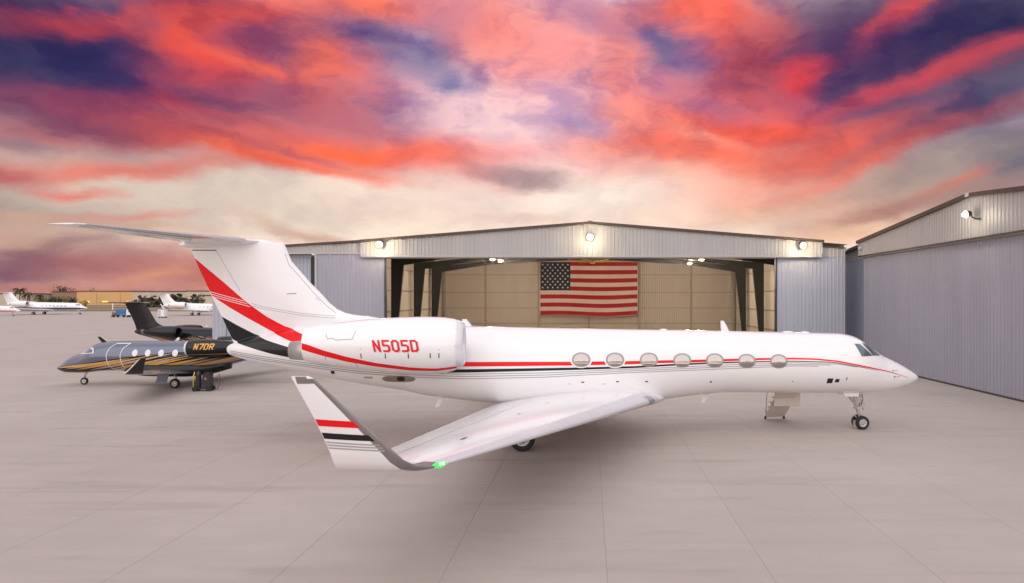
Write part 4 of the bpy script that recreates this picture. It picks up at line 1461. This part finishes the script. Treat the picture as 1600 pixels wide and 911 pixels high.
beam('base_trim', [(HX - .02, 51.7, .06), (HX - .02, 20.2, .06)], .05, .09, TRIM, HR)
MB().box(HX - .42, HX + .2, 51.70, 51.80, 8.62, rz2(51.8) - .12).build('corner_trim', TRIML, HR)
w3 = MB().box(HX + .62, HX + .75, 51.9, 57.0, 0, 8.6).build('front_wall', SHEET, HR)
panel_run(0, 5.0, 0, 0, lambda t: 8.55, SHEET, w3, R(-90), (HX + .55, 57.0))
panel_run(0, 5.2, 0, 8.5, lambda t: rz2(57.0 - t) - .22, FASC, w3, R(-90), (HX + .5, 57.0))
beam('roof_trim', [(HX + .42, 57.1, rz2(57.1) - .12), (HX + .42, 51.8, rz2(51.8) - .12)], .24, .2, TRIM, HR)
MB().box(HX + .05, HX + .6, 51.55, 51.75, .04, 8.7).build('door_edge', DOORS, HR)
r3 = MB()
for a, b in ((57.1, PY_), (PY_, 16.0)):
    r3.add([(HX - .3, a, rz2(a) - .14), (HX - .3, b, rz2(b) - .14), (HX + 38, b, rz2(b) - .14), (HX + 38, a, rz2(a) - .14)], [(0, 1, 2, 3)])
r3.build('roof', ROOFM, HR, fix=False)
MB().box(HX + .7, HX + 37.5, 56.9, 57.0, 0, 9.2).build('side_wall', SHEET, HR)
MB().box(HX + .2, HX + 37.5, 16.2, 16.35, 0, 9.2).build('side_wall', SHEET, HR)
MB().box(HX + .2, HX + .35, 16.3, 20.5, 0, 9.2).build('front_wall', SHEET, HR)
floodlight('lit floodlight on a curved bracket under the gable of the closed hangar', (HX - .45, 35.95, 10.1), R(-90), 90, goose=True, size=.22, colr=(1.0, .88, .68))
vb = empty('wall_lamp', (HX - .4, 51.2, 9.3), R(-90))
tag(vb, 'small unlit wall lamp at the far end of the closed hangar fascia', 'wall lamp')
MB().lathe([(0, .14), (.1, .17), (.2, .12), (.22, .02)], (0, -.02, 0), (0, -1, -.3), 14).build('housing', TRIML, vb, True)
MB().box(-.2, .2, -.03, .03, -.16, .16).build('mounting_plate', TRIML, vb)

# ================================================================== black and silver light jets
SILV = mat('blue_silver_paint', (.13, .15, .21), .24, .4, coat=.6, var=.05, vs=.6)
GOLD = mat('gold_paint', (.78, .40, .07), .4, .1, coat=.1)
CHAMP = mat('champagne_paint', (.50, .37, .27), .35, .3, coat=.2)
WHT2 = mat('white_trim_paint', (.75, .75, .77), .35)
WINP = mat('light_jet_window', (.62, .63, .68), .12, .3, coat=.5)


def make_light_jet(loc, rz, label, reg):
    J = empty('light_jet', loc, rz)
    tag(J, label, 'jet', 'black and gold light jets')
    T = [(1.66, 1.04, .02), (1.60, 1.04, .10), (1.4, 1.07, .22), (1.1, 1.13, .37), (.7, 1.24, .49), (.3, 1.31, .57), (-.1, 1.40, .65), (-.5, 1.55, .76), (-.9, 1.68, .85), (-1.4, 1.755, .885), (-2.2, 1.78, .90), (-4, 1.79, .905), (-6.5, 1.80, .905),
         (-7.6, 1.86, .86), (-8.6, 1.97, .77), (-9.6, 2.08, .65), (-10.6, 2.19, .50), (-11.6, 2.28, .33), (-12.3, 2.33, .18), (-12.5, 2.34, .05)]
    xs = [1.66, 1.64, 1.6, 1.5] + list(np.arange(1.4, -1.41, -.1)) + list(np.arange(-1.6, -12.2, -.3)) + [-12.3, -12.42, -12.5]
    fu = MB().loft(tube_body(T, xs, 40)).build('fuselage', SILV, J, True)
    bt = [(-2.5, .25, .86, 1.1), (-3.3, .72, .68, 1.3), (-4.2, .92, .55, 1.4), (-6.4, .94, .52, 1.4), (-7.6, .7, .62, 1.4), (-9.0, .2, .98, 1.5)]
    MB().loft(fairing(bt, list(np.linspace(-2.5, -9.0, 26)), 28)).build('belly_fairing', BLACK, J, True)
    # fin, dorsal, tailplane
    zz = [(2.2, -8.6, -12.3), (2.6, -8.9, -12.35), (2.78, -9.6, -12.4), (2.95, -10.1, -12.45), (3.2, -10.45, -12.55), (4.0, -10.95, -12.95), (4.85, -11.45, -13.4)]
    fn = MB().loft([section((a, 0, z), (b, 0, z), .09, (0, 1, 0), 0, 10) for z, a, b in zz]).build('vertical_fin', SILV, J, True, auto=50)
    MB().loft([section((a - (a - b) * .45, 0, z), (b - .01, 0, z), .085, (0, 1, 0), 0, 8) for z, a, b in zz[3:]]).build('rudder', BLACK, J, True, auto=50)
    MB().loft(tube_body([(-11.6, 4.9, .02), (-12, 4.9, .11), (-13, 4.92, .14), (-13.7, 4.9, .03)], list(np.linspace(-11.6, -13.7, 12)), 12)).build('bullet_fairing', BLACK, J, True)
    for s_ in (-1, 1):
        MB().loft([section((-11.9 - .42 * y, s_ * y, 4.92 + .01 * y), (-13.4 - .12 * y, s_ * y, 4.92 + .01 * y), .1, (0, 0, 1), 0, 8) for y in (.0, 1.2, 2.55)] + [section((-13.15, s_ * 2.66, 4.95), (-13.65, s_ * 2.66, 4.95), .06, (0, 0, 1), 0, 8)]).build('tailplane', BLACK if s_ < 0 else CHAMP, J, True, auto=50)
    # wings
    for s_ in (-1, 1):
        secs = [section((-4.3 - .52 * (y - .8), s_ * y, .86 + .105 * (y - .8)), (-7.3 - .235 * (y - .8), s_ * y, .80 + .111 * (y - .8)), .12, (0, 0, 1), .012, 10) for y in (.3, .9, 2.2, 4, 6, 7.3)]
        w = MB().loft(secs).build('wing', SILV, J, True, auto=50)
        le_strip(secs[1:], 10, 3, .004).build('leading_edge', METAL, w, True)
        up = lambda a: (0, -s_ * math.sin(R(a)), math.cos(R(a)))
        wsx = [section((-7.68, s_ * 7.3, 1.542), (-8.83, s_ * 7.3, 1.522), .1, up(0), .01, 10), section((-7.95, s_ * 7.58, 1.60), (-8.9, s_ * 7.58, 1.58), .1, up(35), 0, 10), section((-8.3, s_ * 7.72, 1.80), (-9.0, s_ * 7.72, 1.80), .09, up(68), 0, 10),
               section((-8.95, s_ * 7.9, 2.34), (-9.25, s_ * 7.9, 2.34), .08, up(70), 0, 10)]
        wg = MB().loft(wsx).build('winglet', BLACK, J, True, auto=50)
        le_strip(wsx, 10, 2, .004).build('leading_edge', WHT2, wg, True)
    # engines
    for s_ in (-1, 1):
        yc = s_ * 1.48
        N = [(-7.28, 2.36, .40), (-7.4, 2.36, .47), (-7.8, 2.355, .54), (-8.4, 2.36, .55), (-9.2, 2.38, .48), (-10.0, 2.40, .36), (-10.35, 2.41, .28)]
        h = lambda xs: [[(x, yc + r_ * math.cos(2 * math.pi * k / 28), zc + r_ * math.sin(2 * math.pi * k / 28)) for k in range(28)] for x, (zc, r_) in zip(xs, hermite(N, np.array(xs)))]
        nc = MB().loft(h([-7.42, -7.6, -7.8, -8.1, -8.4, -8.8, -9.2, -9.6, -10, -10.2, -10.35]), caps=False).build('engine_nacelle', BLACK, J, True, fix=False)
        MB().loft([[(x, yc + r_ * math.cos(2 * math.pi * k / 28), 2.36 + r_ * math.sin(2 * math.pi * k / 28)) for k in range(28)] for x, r_ in ((-7.45, .492), (-7.38, .465), (-7.30, .42), (-7.28, .395), (-7.31, .37), (-7.5, .35), (-7.9, .34))],
                  caps=False).build('inlet_lip', WHT2, nc, True, fix=False)
        MB().lathe([(0, .35), (.01, .35)], (-7.85, yc, 2.36), (1, 0, 0), 20).build('fan', DARK, nc)
        MB().lathe([(0, .22), (.4, .25), (.5, .27)], (-10.6, yc, 2.41), (1, 0, 0), 20).build('exhaust_nozzle', EXH, nc, True)
        MB().loft([[(x, s_ * yy, 2.33 + dz) for yy, dz in ((.4, -th), (.4, th), (1.15, th), (1.15, -th))] for x, th in ((-7.9, .02), (-8.5, .1), (-9.5, .1), (-10.1, .02))]).build('pylon', BLACK, J, True, auto=40)
        if s_ > 0:
            nb = bvh_of(nc)
            lettering('registration', reg, -7.95, 2.33, .30, 1.12, -1, nb, GOLD, nc, s_, .19, -.22, .008, .17)
            strip('gold_line', lambda x: 2.02 - .03 * (x + 8), lambda x: 2.005 - .03 * (x + 8), -10.1, -7.6, nb, GOLD, nc, s_, 16, 1)
    # paint: black belly sweep with gold and champagne streaks climbing aft
    bv = bvh_of(fu)
    cb = curve([(1.62, 1.04), (1.0, 1.10), (0, 1.28), (-2, 1.60), (-4, 1.86), (-6, 2.06), (-7.2, 2.1), (-8.2, 2.5), (-9, 2.6), (-10, 2.62), (-12.4, 2.45)])
    cl = curve([(x, zc - r_ * .985) for x, zc, r_ in T])
    for s_ in (-1, 1):
        strip('black_band', lambda x: min(cb(x), float(hermite(T, [x])[0][0] + hermite(T, [x])[0][1] * .97)), cl, -12.4, 1.55, bv, BLACK, J, s_, 90, 8, .004)

        def streak(x0, z0, x1, z1, w0, m, bow=.0, off=.008):
            cz = lambda x: z0 + (z1 - z0) * (x - x0) / (x1 - x0) + bow * math.sin(math.pi * (x - x0) / (x1 - x0))
            ww = lambda x: (2.6 if m is GOLD else 1.6) * w0 * max(.08, math.sin(math.pi * min(1, max(0, (x - x0) / (x1 - x0))) ** .8)) 
            strip('gold_streak' if m is GOLD else 'champagne_streak', lambda x: cz(x) + ww(x) / 2, lambda x: cz(x) - ww(x) / 2, x0, x1, bv, m, J, s_, 40, 2, off)
        streak(1.5, 1.06, -3.4, 1.72, .045, GOLD, -.06)
        streak(.9, 1.0, -3.8, 1.74, .06, CHAMP, -.05)
        streak(.2, .96, -5.2, 1.98, .035, GOLD, -.05)
        streak(-.7, .96, -6.2, 2.04, .09, CHAMP, -.04)
        streak(-1.6, .96, -6.9, 1.96, .03, GOLD, -.03, .011)
        streak(-2.2, .96, -7.2, 1.90, .09, CHAMP, -.03)
        streak(-2.7, .96, -7.2, 1.78, .05, GOLD, -.03, .011)
        streak(-3.8, .97, -8.3, 1.80, .06, GOLD, -.03)
        streak(-4.8, 1.0, -8.8, 1.74, .09, CHAMP, -.03)
        streak(-6.2, 1.08, -11.0, 2.02, .05, GOLD, -.03)
        streak(-6.9, 1.12, -11.4, 1.98, .07, CHAMP, -.03)
        # cabin windows, door outline, cockpit glazing
        for x in (-3.72, -4.5, -5.3, -6.15, -7.05):
            g = []
            for i in range(4):
                rr = .02 + .98 * i / 3
                g.append([cast(bv, x + .17 * rr * math.cos(k * math.pi / 8), 2.02 + .2 * rr * math.sin(k * math.pi / 8), s_, .010) for k in range(17)])
            grid_obj('window', g, WINP, J)
        if s_ > 0:
            def ln(pts, w=.022):
                for a, b in zip(pts[:-1], pts[1:]):
                    d = Vector((b[0] - a[0], b[1] - a[1])).normalized()
                    p = Vector((-d.y, d.x)) * w
                    quad_on('door_outline', [(a[0] - p.x, a[1] - p.y), (b[0] - p.x, b[1] - p.y), (b[0] + p.x, b[1] + p.y), (a[0] + p.x, a[1] + p.y)], bv, WHT2, J, s_, 6, .014)
            ln([(-2.35, 2.56), (-2.1, 2.3), (-2.02, 1.9), (-2.06, 1.3), (-2.2, 1.0), (-2.95, 1.0), (-2.9, 1.3), (-2.86, 1.9), (-2.95, 2.3), (-3.2, 2.56), (-2.35, 2.56)])
        cw = quad_on('cockpit_window', [(-.28, 1.93), (.08, 1.90), (-.75, 2.33), (-1.02, 2.33)], bv, WHT2, J, s_, 8, .008)
        cw2 = quad_on('cockpit_window', [(-1.22, 2.0), (-.30, 1.92), (-.72, 2.30), (-1.10, 2.28)], bv, WHT2, J, s_, 8, .009)
        quad_on('pane', [(-1.12, 2.04), (-.42, 1.965), (-.76, 2.25), (-1.04, 2.23)], bv, WSHIELD, cw2, s_, 8, .014)
        quad_on('pane', [(-.26, 1.95), (.0, 1.93), (-.72, 2.3), (-.92, 2.3)], bv, WSHIELD, cw, s_, 8, .014)
    # gear
    n_ = MB().tube([(-.12, 0, 1.1), (0, 0, .3)], [.05, .045], 10).tube([(-.5, 0, 1.0), (-.06, 0, .62)], .025, 6).tube([(0, -.1, .22), (0, .1, .22)], .03, 8).build('nose_gear', STEEL, J, True)
    wheel((0, 0, .225), .225, .15, (0, 1, 0), TYRE, RIM, DARK, n_, 6, 20)
    for s_ in (-1, 1):
        g = MB().tube([(-6.5, s_ * 1.45, .95), (-6.62, s_ * 1.5, .3)], [.08, .07], 10).tube([(-6.62, s_ * 1.4, .29), (-6.62, s_ * 1.66, .29)], .05, 8).build('main_gear', STEEL, J, True)
        wheel((-6.62, s_ * 1.62, .29), .29, .19, (0, 1, 0), TYRE, RIM, DARK, g, 8, 22)
        MB().poly_prism([(-5.7, .84), (-6.35, .84), (-6.2, .36), (-5.55, .34)], s_ * 1.72, s_ * 1.75).build('gear_door', SILV, g)
    MB().loft([section((-5.5, 0, 2.66), (-5.8, 0, 2.66), .12, (0, 1, 0), 0, 6), section((-5.75, 0, 2.9), (-5.87, 0, 2.9), .1, (0, 1, 0), 0, 6)]).build('blade_antenna', WHT2, J, True)
    MB().tube([(-3.0, .3, .95), (-3.1, .32, .70)], .02, 6).build('drain_mast', WHT2, J, True)
    return J


def copy_tree(o, parent=None):
    c = o.copy()
    COL.objects.link(c)
    c.parent = parent
    for ch in o.children:
        copy_tree(ch, c)
    return c


LJ = make_light_jet((-31.05, 39.4, 0), R(180), 'black and silver light jet with gold streaks, facing left, beside the white jet tail', 'N7DR')
L2 = copy_tree(LJ)
bt_ = R(-3)
tx, ty = -41.4, 57.8
L2.location = (tx + 12.9 * math.cos(bt_), ty + 12.9 * math.sin(bt_), 0)
L2.rotation_euler = (0, 0, bt_)
CHARC = mat('charcoal_paint', (.012, .013, .016), .22, 0, coat=.05, spec=.25)
for c in L2.children:
    nm = c.name.split('.')[0]
    if nm in ('fuselage', 'vertical_fin', 'window', 'wing', 'door_outline'):
        c.material_slots[0].link = 'OBJECT'
        c.material_slots[0].material = CHARC
    for q in c.children:
        if q.name.split('.')[0] == 'inlet_lip':
            q.material_slots[0].link = 'OBJECT'
            q.material_slots[0].material = CHARC
tag(L2, 'black light jet seen tail first, its nose hidden behind the hangar wall', 'jet')

# ground power cart by the light jet
GP = empty('ground_power_cart', (-22.1, 36.75, 0), R(8))
tag(GP, 'black wheeled service cart with a yellow handle standing by the light jet', 'cart')
cb_ = MB().box(.02, .40, -.25, .25, .16, .95)
cb_.box(.07, .34, -.2, .2, .95, 1.06)
cb_.box(-.45, .42, -.24, .24, .12, .2)
cb_.lathe([(0, .15), (.75, .15), (.86, .09), (.95, .04)], (-.28, -.02, .2), (0, 0, 1), 14)
cb_.build('body', mat('cart_black', (.02, .02, .022), .45), GP)
MB().box(.14, .24, -.262, -.252, .66, .78).build('gauge_panel', BRUSH, GP)
MB().tube([(-.45, -.28, .25), (-.45, -.28, .85), (-.36, -.3, 1.12)], .028, 8).build('handle', mat('cart_yellow', (.75, .55, .03), .45), GP, True)
for x in (-.38, .36):
    for y in (-.24, .24):
        MB().lathe([(-.05, .05), (-.05, .15), (.05, .15), (.05, .05)], (x, y, .15), (0, 1, 0), 14).build('wheel', TYRE, GP)
MB().tube([(.4, .0, .7), (.7, .0, .75), (.82, .0, .95), (.86, .1, .55), (.7, .1, .12), (.45, .1, .05)], .025, 8).build('hose', mat('hose_rubber', (.12, .09, .07), .7), GP, True)

# ================================================================== far side of the field
def copy_far(src, loc, rz, label, keep, scale=1.0):
    r_ = empty('business_jet', loc, rz)
    r_.scale = (scale,) * 3
    tag(r_, label, 'jet')
    for ch in src.children:
        if ch.name.split('.')[0] in keep:
            c = ch.copy()
            COL.objects.link(c)
            c.parent = r_
            for q in ch.children:
                if q.name.split('.')[0] in ('tyre', 'rim', 'inlet_lip', 'leading_edge', 'pane', 'fan_back', 'exhaust_nozzle', 'gear_door'):
                    d = q.copy()
                    COL.objects.link(d)
                    d.parent = c
    return r_


KEEP = ('fuselage', 'belly_fairing', 'wing', 'winglet', 'vertical_fin', 'bullet_fairing', 'tailplane', 'engine_nacelle', 'pylon', 'nose_gear', 'main_gear', 'window', 'cockpit_window')
NAVY = mat('navy_paint', (.02, .05, .16), .35)
j1 = copy_far(JET, (-172.5, 217, 0), R(1), 'white business jet with a dark blue belly stripe, parked far off at the left', KEEP)
strip('blue_stripe', lambda x: float(np.interp(x, [-20, -12, 0, 2.4], [2.55, 2.35, 2.3, 2.15])), lambda x: float(np.interp(x, [-20, -12, 0, 2.4], [2.4, 1.75, 1.75, 1.95])), -20, 2.2, BV, NAVY, j1, -1, 50, 4, .02)
j2 = copy_far(JET, (-113.5, 206, 0), R(4), 'far-off white business jet with a yellow patch, right behind the black jet tail', KEEP, .92)
strip('yellow_patch', lambda x: 2.75, lambda x: 2.0 + .12 * abs(x + 19.5), -21.5, -17.2, BV, mat('yellow_panel', (.75, .5, .03), .5), j2, -1, 16, 3, .03)
j3 = copy_far(JET, (-176.2, 196, 0), R(10), 'white jet nose with a red cheat line at the left edge of the picture', KEEP, .8)
strip('red_stripe', lambda x: float(np.interp(x, [-12, 0, 2.4], [2.2, 2.1, 2.05])), lambda x: float(np.interp(x, [-12, 0, 2.4], [1.85, 1.8, 1.98])), -12, 2.2, BV, RED, j3, -1, 30, 3, .02)

# service vehicles
tk = empty('service_truck', (-134.0, 184, 0), R(2))
tag(tk, 'small service truck with a blue box body, on the far apron', 'truck')
MB().box(-1.3, 1.5, -1.0, 1.0, .75, 2.25).build('box_body', mat('blue_truck_paint', (.03, .13, .33), .4), tk)
MB().poly_prism([(1.6, .6), (3.1, .6), (3.1, 1.35), (2.7, 2.2), (1.6, 2.2)], -.95, .95).build('cab', WHT2, tk)
MB().box(-2.6, 3.1, -.9, .9, .45, .62).build('chassis', FRAMEM, tk)
MB().box(-2.5, -1.5, -.8, .8, .62, 1.4).build('pump_unit', mat('pump_brown', (.16, .11, .09), .6), tk)
MB().poly_prism([(2.2, 1.45), (3.02, 1.45), (2.68, 2.1), (2.2, 2.1)], -.97, -.955).build('cab_window', WSHIELD, tk)
for x in (-1.9, .9, 2.4):
    for s_ in (-1, 1):
        MB().lathe([(-.12, .1), (-.12, .36), (.12, .36), (.12, .1)], (x, s_ * .85, .36), (0, 1, 0), 14).build('wheel', TYRE, tk)
cx = empty('box_trailer', (-118.5, 178, 0), R(3))
tag(cx, 'tall white box trailer behind the black jet tail fin', 'trailer')
MB().box(-.85, .85, -.8, .8, .35, 2.3).build('box_body', WHT2, cx)
MB().box(-.7, -.1, -.82, -.8, .45, 2.1).build('door', TRIML, cx)
for x in (-.55, .55):
    for s_ in (-1, 1):
        MB().lathe([(-.08, .08), (-.08, .3), (.08, .3), (.08, .08)], (x, s_ * .6, .3), (0, 1, 0), 12).build('wheel', TYRE, cx)
mk = empty('marker_post', (-137.6, 185, 0))
tag(mk, 'thin white and orange marker post beside the blue service truck', 'marker post')
MB().tube([(0, 0, 0), (0, 0, 2.2)], .16, 8).build('lower_post', mat('marker_orange', (.6, .25, .08), .6), mk)
MB().tube([(0, 0, 2.2), (0, 0, 4.3)], .15, 8).build('upper_post', WHT2, mk)
MB().box(-.4, .4, -.4, .4, 0, .2).build('base', FRAMEM, mk)

# far buildings
YB = mat('ochre_building', (.66, .40, .17), .7, var=.06, vs=.1, world=True)
CB = mat('cream_building', (.55, .46, .37), .7, var=.05, vs=.1, world=True)
GB = mat('grey_building', (.34, .29, .27), .7, var=.05, vs=.1, world=True)
LITW = mat('lit_doorway', (.8, .6, .2), .5, emit=(1.0, .62, .14), es=.9)


def far_building(name, label, x0, x1, y, h, depth, m, doors=(), wins=(), lights=(), par=.6):
    b = empty(name, ((x0 + x1) / 2, y, 0))
    tag(b, label, 'building')
    cx_ = (x0 + x1) / 2
    MB().box(x0 - cx_, x1 - cx_, 0, depth, 0, h).build('wall', m, b)
    MB().box(x0 - cx_ - .4, x1 - cx_ + .4, -.4, depth + .4, h, h + par).build('roof_edge', TRIM, b)
    for a, c, z0, z1 in doors:
        MB().box(a - cx_, c - cx_, -.25, -.02, z0, z1).build('door', YB if m is YB else GB, b)
    for a, c, z0, z1 in wins:
        MB().box(a - cx_, c - cx_, -.2, -.02, z0, z1).build('window', DARK, b)
    for a, c, z0, z1 in lights:
        MB().box(a - cx_, c - cx_, -.35, -.26, z0, z1).build('lit_window', LITW, b)
    return b


fb1 = far_building('far_hangar', 'wide ochre hangar with three lit door windows across the airfield', -400, -347, 500, 11.0, 40, YB,
                   doors=((-398, -384.5, .3, 9.8), (-383.8, -366, .3, 9.8), (-365.3, -349, .3, 9.8)), lights=((-393.5, -390, 2.2, 3.6), (-380, -375.5, 2.2, 3.6), (-361, -357.5, 2.2, 3.6)))
far_building('far_hangar', 'brown low side block joined to the left of the ochre hangar', -422, -400.3, 503, 10.6, 30, mat('brown_building', (.30, .19, .12), .7))
far_building('terminal_building', 'long cream building with dark doorways at the right of the far field', -342, -296, 480, 10.6, 30, CB, wins=((-333, -329, 0, 6.0), (-322, -314, 0, 7.5)), doors=((-340, -335, 0, 5),))
far_building('terminal_building', 'taller cream block with one dark opening beside the long cream building', -295.5, -270, 470, 10.8, 30, mat('sand_building', (.58, .48, .38), .7), wins=((-287, -283.5, 0, 7.5),))
far_building('terminal_building', 'small white shed half hidden by the hangar wall and a dark tree', -262, -244, 430, 7.4, 14, CB)
far_building('terminal_building', 'pale grey block at the far left edge of the airfield', -480, -425, 480, 9.0, 30, CB, doors=((-470, -462, 0, 6),))
far_building('terminal_building', 'grey flat roofed building behind the palms at the far left', -432, -404, 560, 11.5, 25, GB)

# far vegetation
LEAF = mat('palm_leaf', (.075, .065, .03), .8, var=.4, vs=2)
LEAFY = mat('yellow_leaf', (.20, .15, .04), .8, var=.4, vs=1)  # yellower, paler foliage colour for some bushes
LEAFD = mat('dark_tree_leaf', (.045, .042, .025), .85, var=.4, vs=1)
BARK = mat('palm_bark', (.12, .09, .065), .9)


def palm(label, x, y, h, spread, m=LEAF, seed=0):
    rn = random.Random(seed)
    p = empty('palm_tree', (x, y, 0))
    tag(p, label, 'palm tree', 'palms along the far field')
    MB().tube([(0, 0, 0), (.15, 0, h * .5), (.0, 0, h)], [.3, .22, .18], 7).build('trunk', BARK, p, True)
    v, f = [], []
    for k in range(30):
        a = rn.uniform(0, 2 * math.pi)
        e = rn.uniform(-.5, 1.0)
        L = spread * rn.uniform(.75, 1.1)
        d = Vector((math.cos(a), math.sin(a), 0))
        s_ = Vector((-math.sin(a), math.cos(a), 0))
        for q in range(6):
            for sd_ in (-1, 1):
                t0, t1 = q / 6, (q + 1) / 6
                c0 = Vector((0, 0, h)) + d * L * t0 + Vector((0, 0, L * (e * t0 - .9 * t0 * t0)))
                c1 = Vector((0, 0, h)) + d * L * t1 + Vector((0, 0, L * (e * t1 - .9 * t1 * t1)))
                wv = s_ * sd_ * spread * .16 * (1 - .6 * t0) + d * spread * .08 - Vector((0, 0, spread * .10))
                n0 = len(v)
                v += [c0, c1, c1 + wv, c0 + wv * .8]
                f.append((n0, n0 + 1, n0 + 2, n0 + 3))
    mobj('crown', v, f, m, p, fix=False)


def bush(name, label, cat, x, y, w, h, m, n=420, seed=0, trunk=0.0, group=None):
    rn = random.Random(seed)
    p = empty(name, (x, y, 0))
    tag(p, label, cat, group)
    v, f = [], []
    lobes = [(rn.uniform(-.5, .5) * w * .75, rn.uniform(-.3, .3) * w * .4, trunk + (h - trunk) * rn.uniform(.2, .72), rn.uniform(.18, .32) * max(w * .6, h * .7)) for _ in range(9)]
    for k in range(n):
        lx, ly, lz, lr_ = lobes[k % 9]
        d = Vector((rn.gauss(0, 1), rn.gauss(0, 1), rn.gauss(0, .8))).normalized() * lr_ * rn.uniform(.55, 1.08)
        c = Vector((lx, ly, lz)) + d
        if c.z < .05:
            c.z = .1
        a = Vector((rn.gauss(0, 1), rn.gauss(0, 1), rn.gauss(0, 1))).normalized() * w * .035
        b = a.orthogonal().normalized() * w * .03
        n0 = len(v)
        v += [c - a, c - b, c + a, c + b]
        f.append((n0, n0 + 1, n0 + 2, n0 + 3))
    mobj('crown', v, f, m, p, fix=False)
    tb = MB()
    for q in (-.15, .1):
        tb.tube([(q * w, 0, 0), (q * w * 1.3, 0, max(trunk, h * .5))], [.22, .12], 6)
    tb.build('trunk', BARK, p, True)


palm('tall ragged palm standing left of the blue striped jet fin', -322, 362, 10.6, 3.6, LEAF, 1)
palm('shorter bushy palm leaning right beside the tall ragged palm', -317.5, 362, 8.2, 3.3, LEAF, 2)
palm('small palm right of the shorter bushy palm at far left', -312.5, 364, 7.2, 2.6, LEAF, 3)
for k, (u_, lab, hh, ww, m) in enumerate(((62, 'low dark bush leftmost behind the blue striped jet', 7.5, 6, LEAF), (70, 'yellow bush behind the middle of the blue striped jet', 8.0, 9, LEAFY), (84, 'dark bush just right of the yellow bush', 8.4, 8, LEAF),
                                          (91, 'broad dark bush above the front windows of the blue striped jet', 8.8, 8, LEAFD), (99, 'bright yellow bush above the blue striped jet cockpit', 7.8, 9, LEAFY), (108, 'olive bush left of the brown side block', 7.6, 8, LEAF),
                                          (116, 'small olive bush over the nose of the blue striped jet', 6.2, 7, LEAF), (132, 'low yellow bush at the foot of the ochre hangar', 5.0, 6, LEAFY))):
    bush('bush', lab, 'bush', (u_ - 920) * .395, 395, ww, hh, m, 300, 10 + k, .5, 'bushes along the far field')
for k, (u_, y_, lab, hh, ww, m) in enumerate(((226, 440, 'dark leafy tree at the right end of the ochre hangar', 7.6, 5.5, LEAFD), (232, 438, 'small dark tree between the ochre hangar and pink jet fin', 5.2, 5, LEAFD), (267, 430, 'dark round tree in front of the long cream building', 7.2, 5.5, LEAFD),
                                              (277, 430, 'small thin tree right of the dark round tree', 6.6, 3.2, LEAF), (293, 430, 'dark tree before the taller cream block opening', 6.8, 4.5, LEAFD), (311, 400, 'largest dark tree beside the small white shed', 9.6, 8.5, LEAFD))):
    bush('tree', lab, 'tree', (u_ - 920) * y_ / 1000, y_, ww, hh, m, 360, 40 + k, 2.0, 'trees along the far field')
for k, (u_, y_, lab) in enumerate(((92, 590, 'bare dark treetop above the grey flat roofed building'), (104, 590, 'second bare treetop right above the grey flat roofed building'), (145, 580, 'small treetop poking over the ochre hangar roof'))):
    bush('tree', lab, 'tree', (u_ - 920) * y_ / 1000, y_, 12 if k < 2 else 5, 18.5 - k * 1.2, LEAFD, 260, 70 + k, 9.0, 'trees along the far field')
bush('hedge', 'long low dark hedge in front of the cream buildings', 'hedge', -282, 425, 44, 1.7, LEAFD, 900, 90)
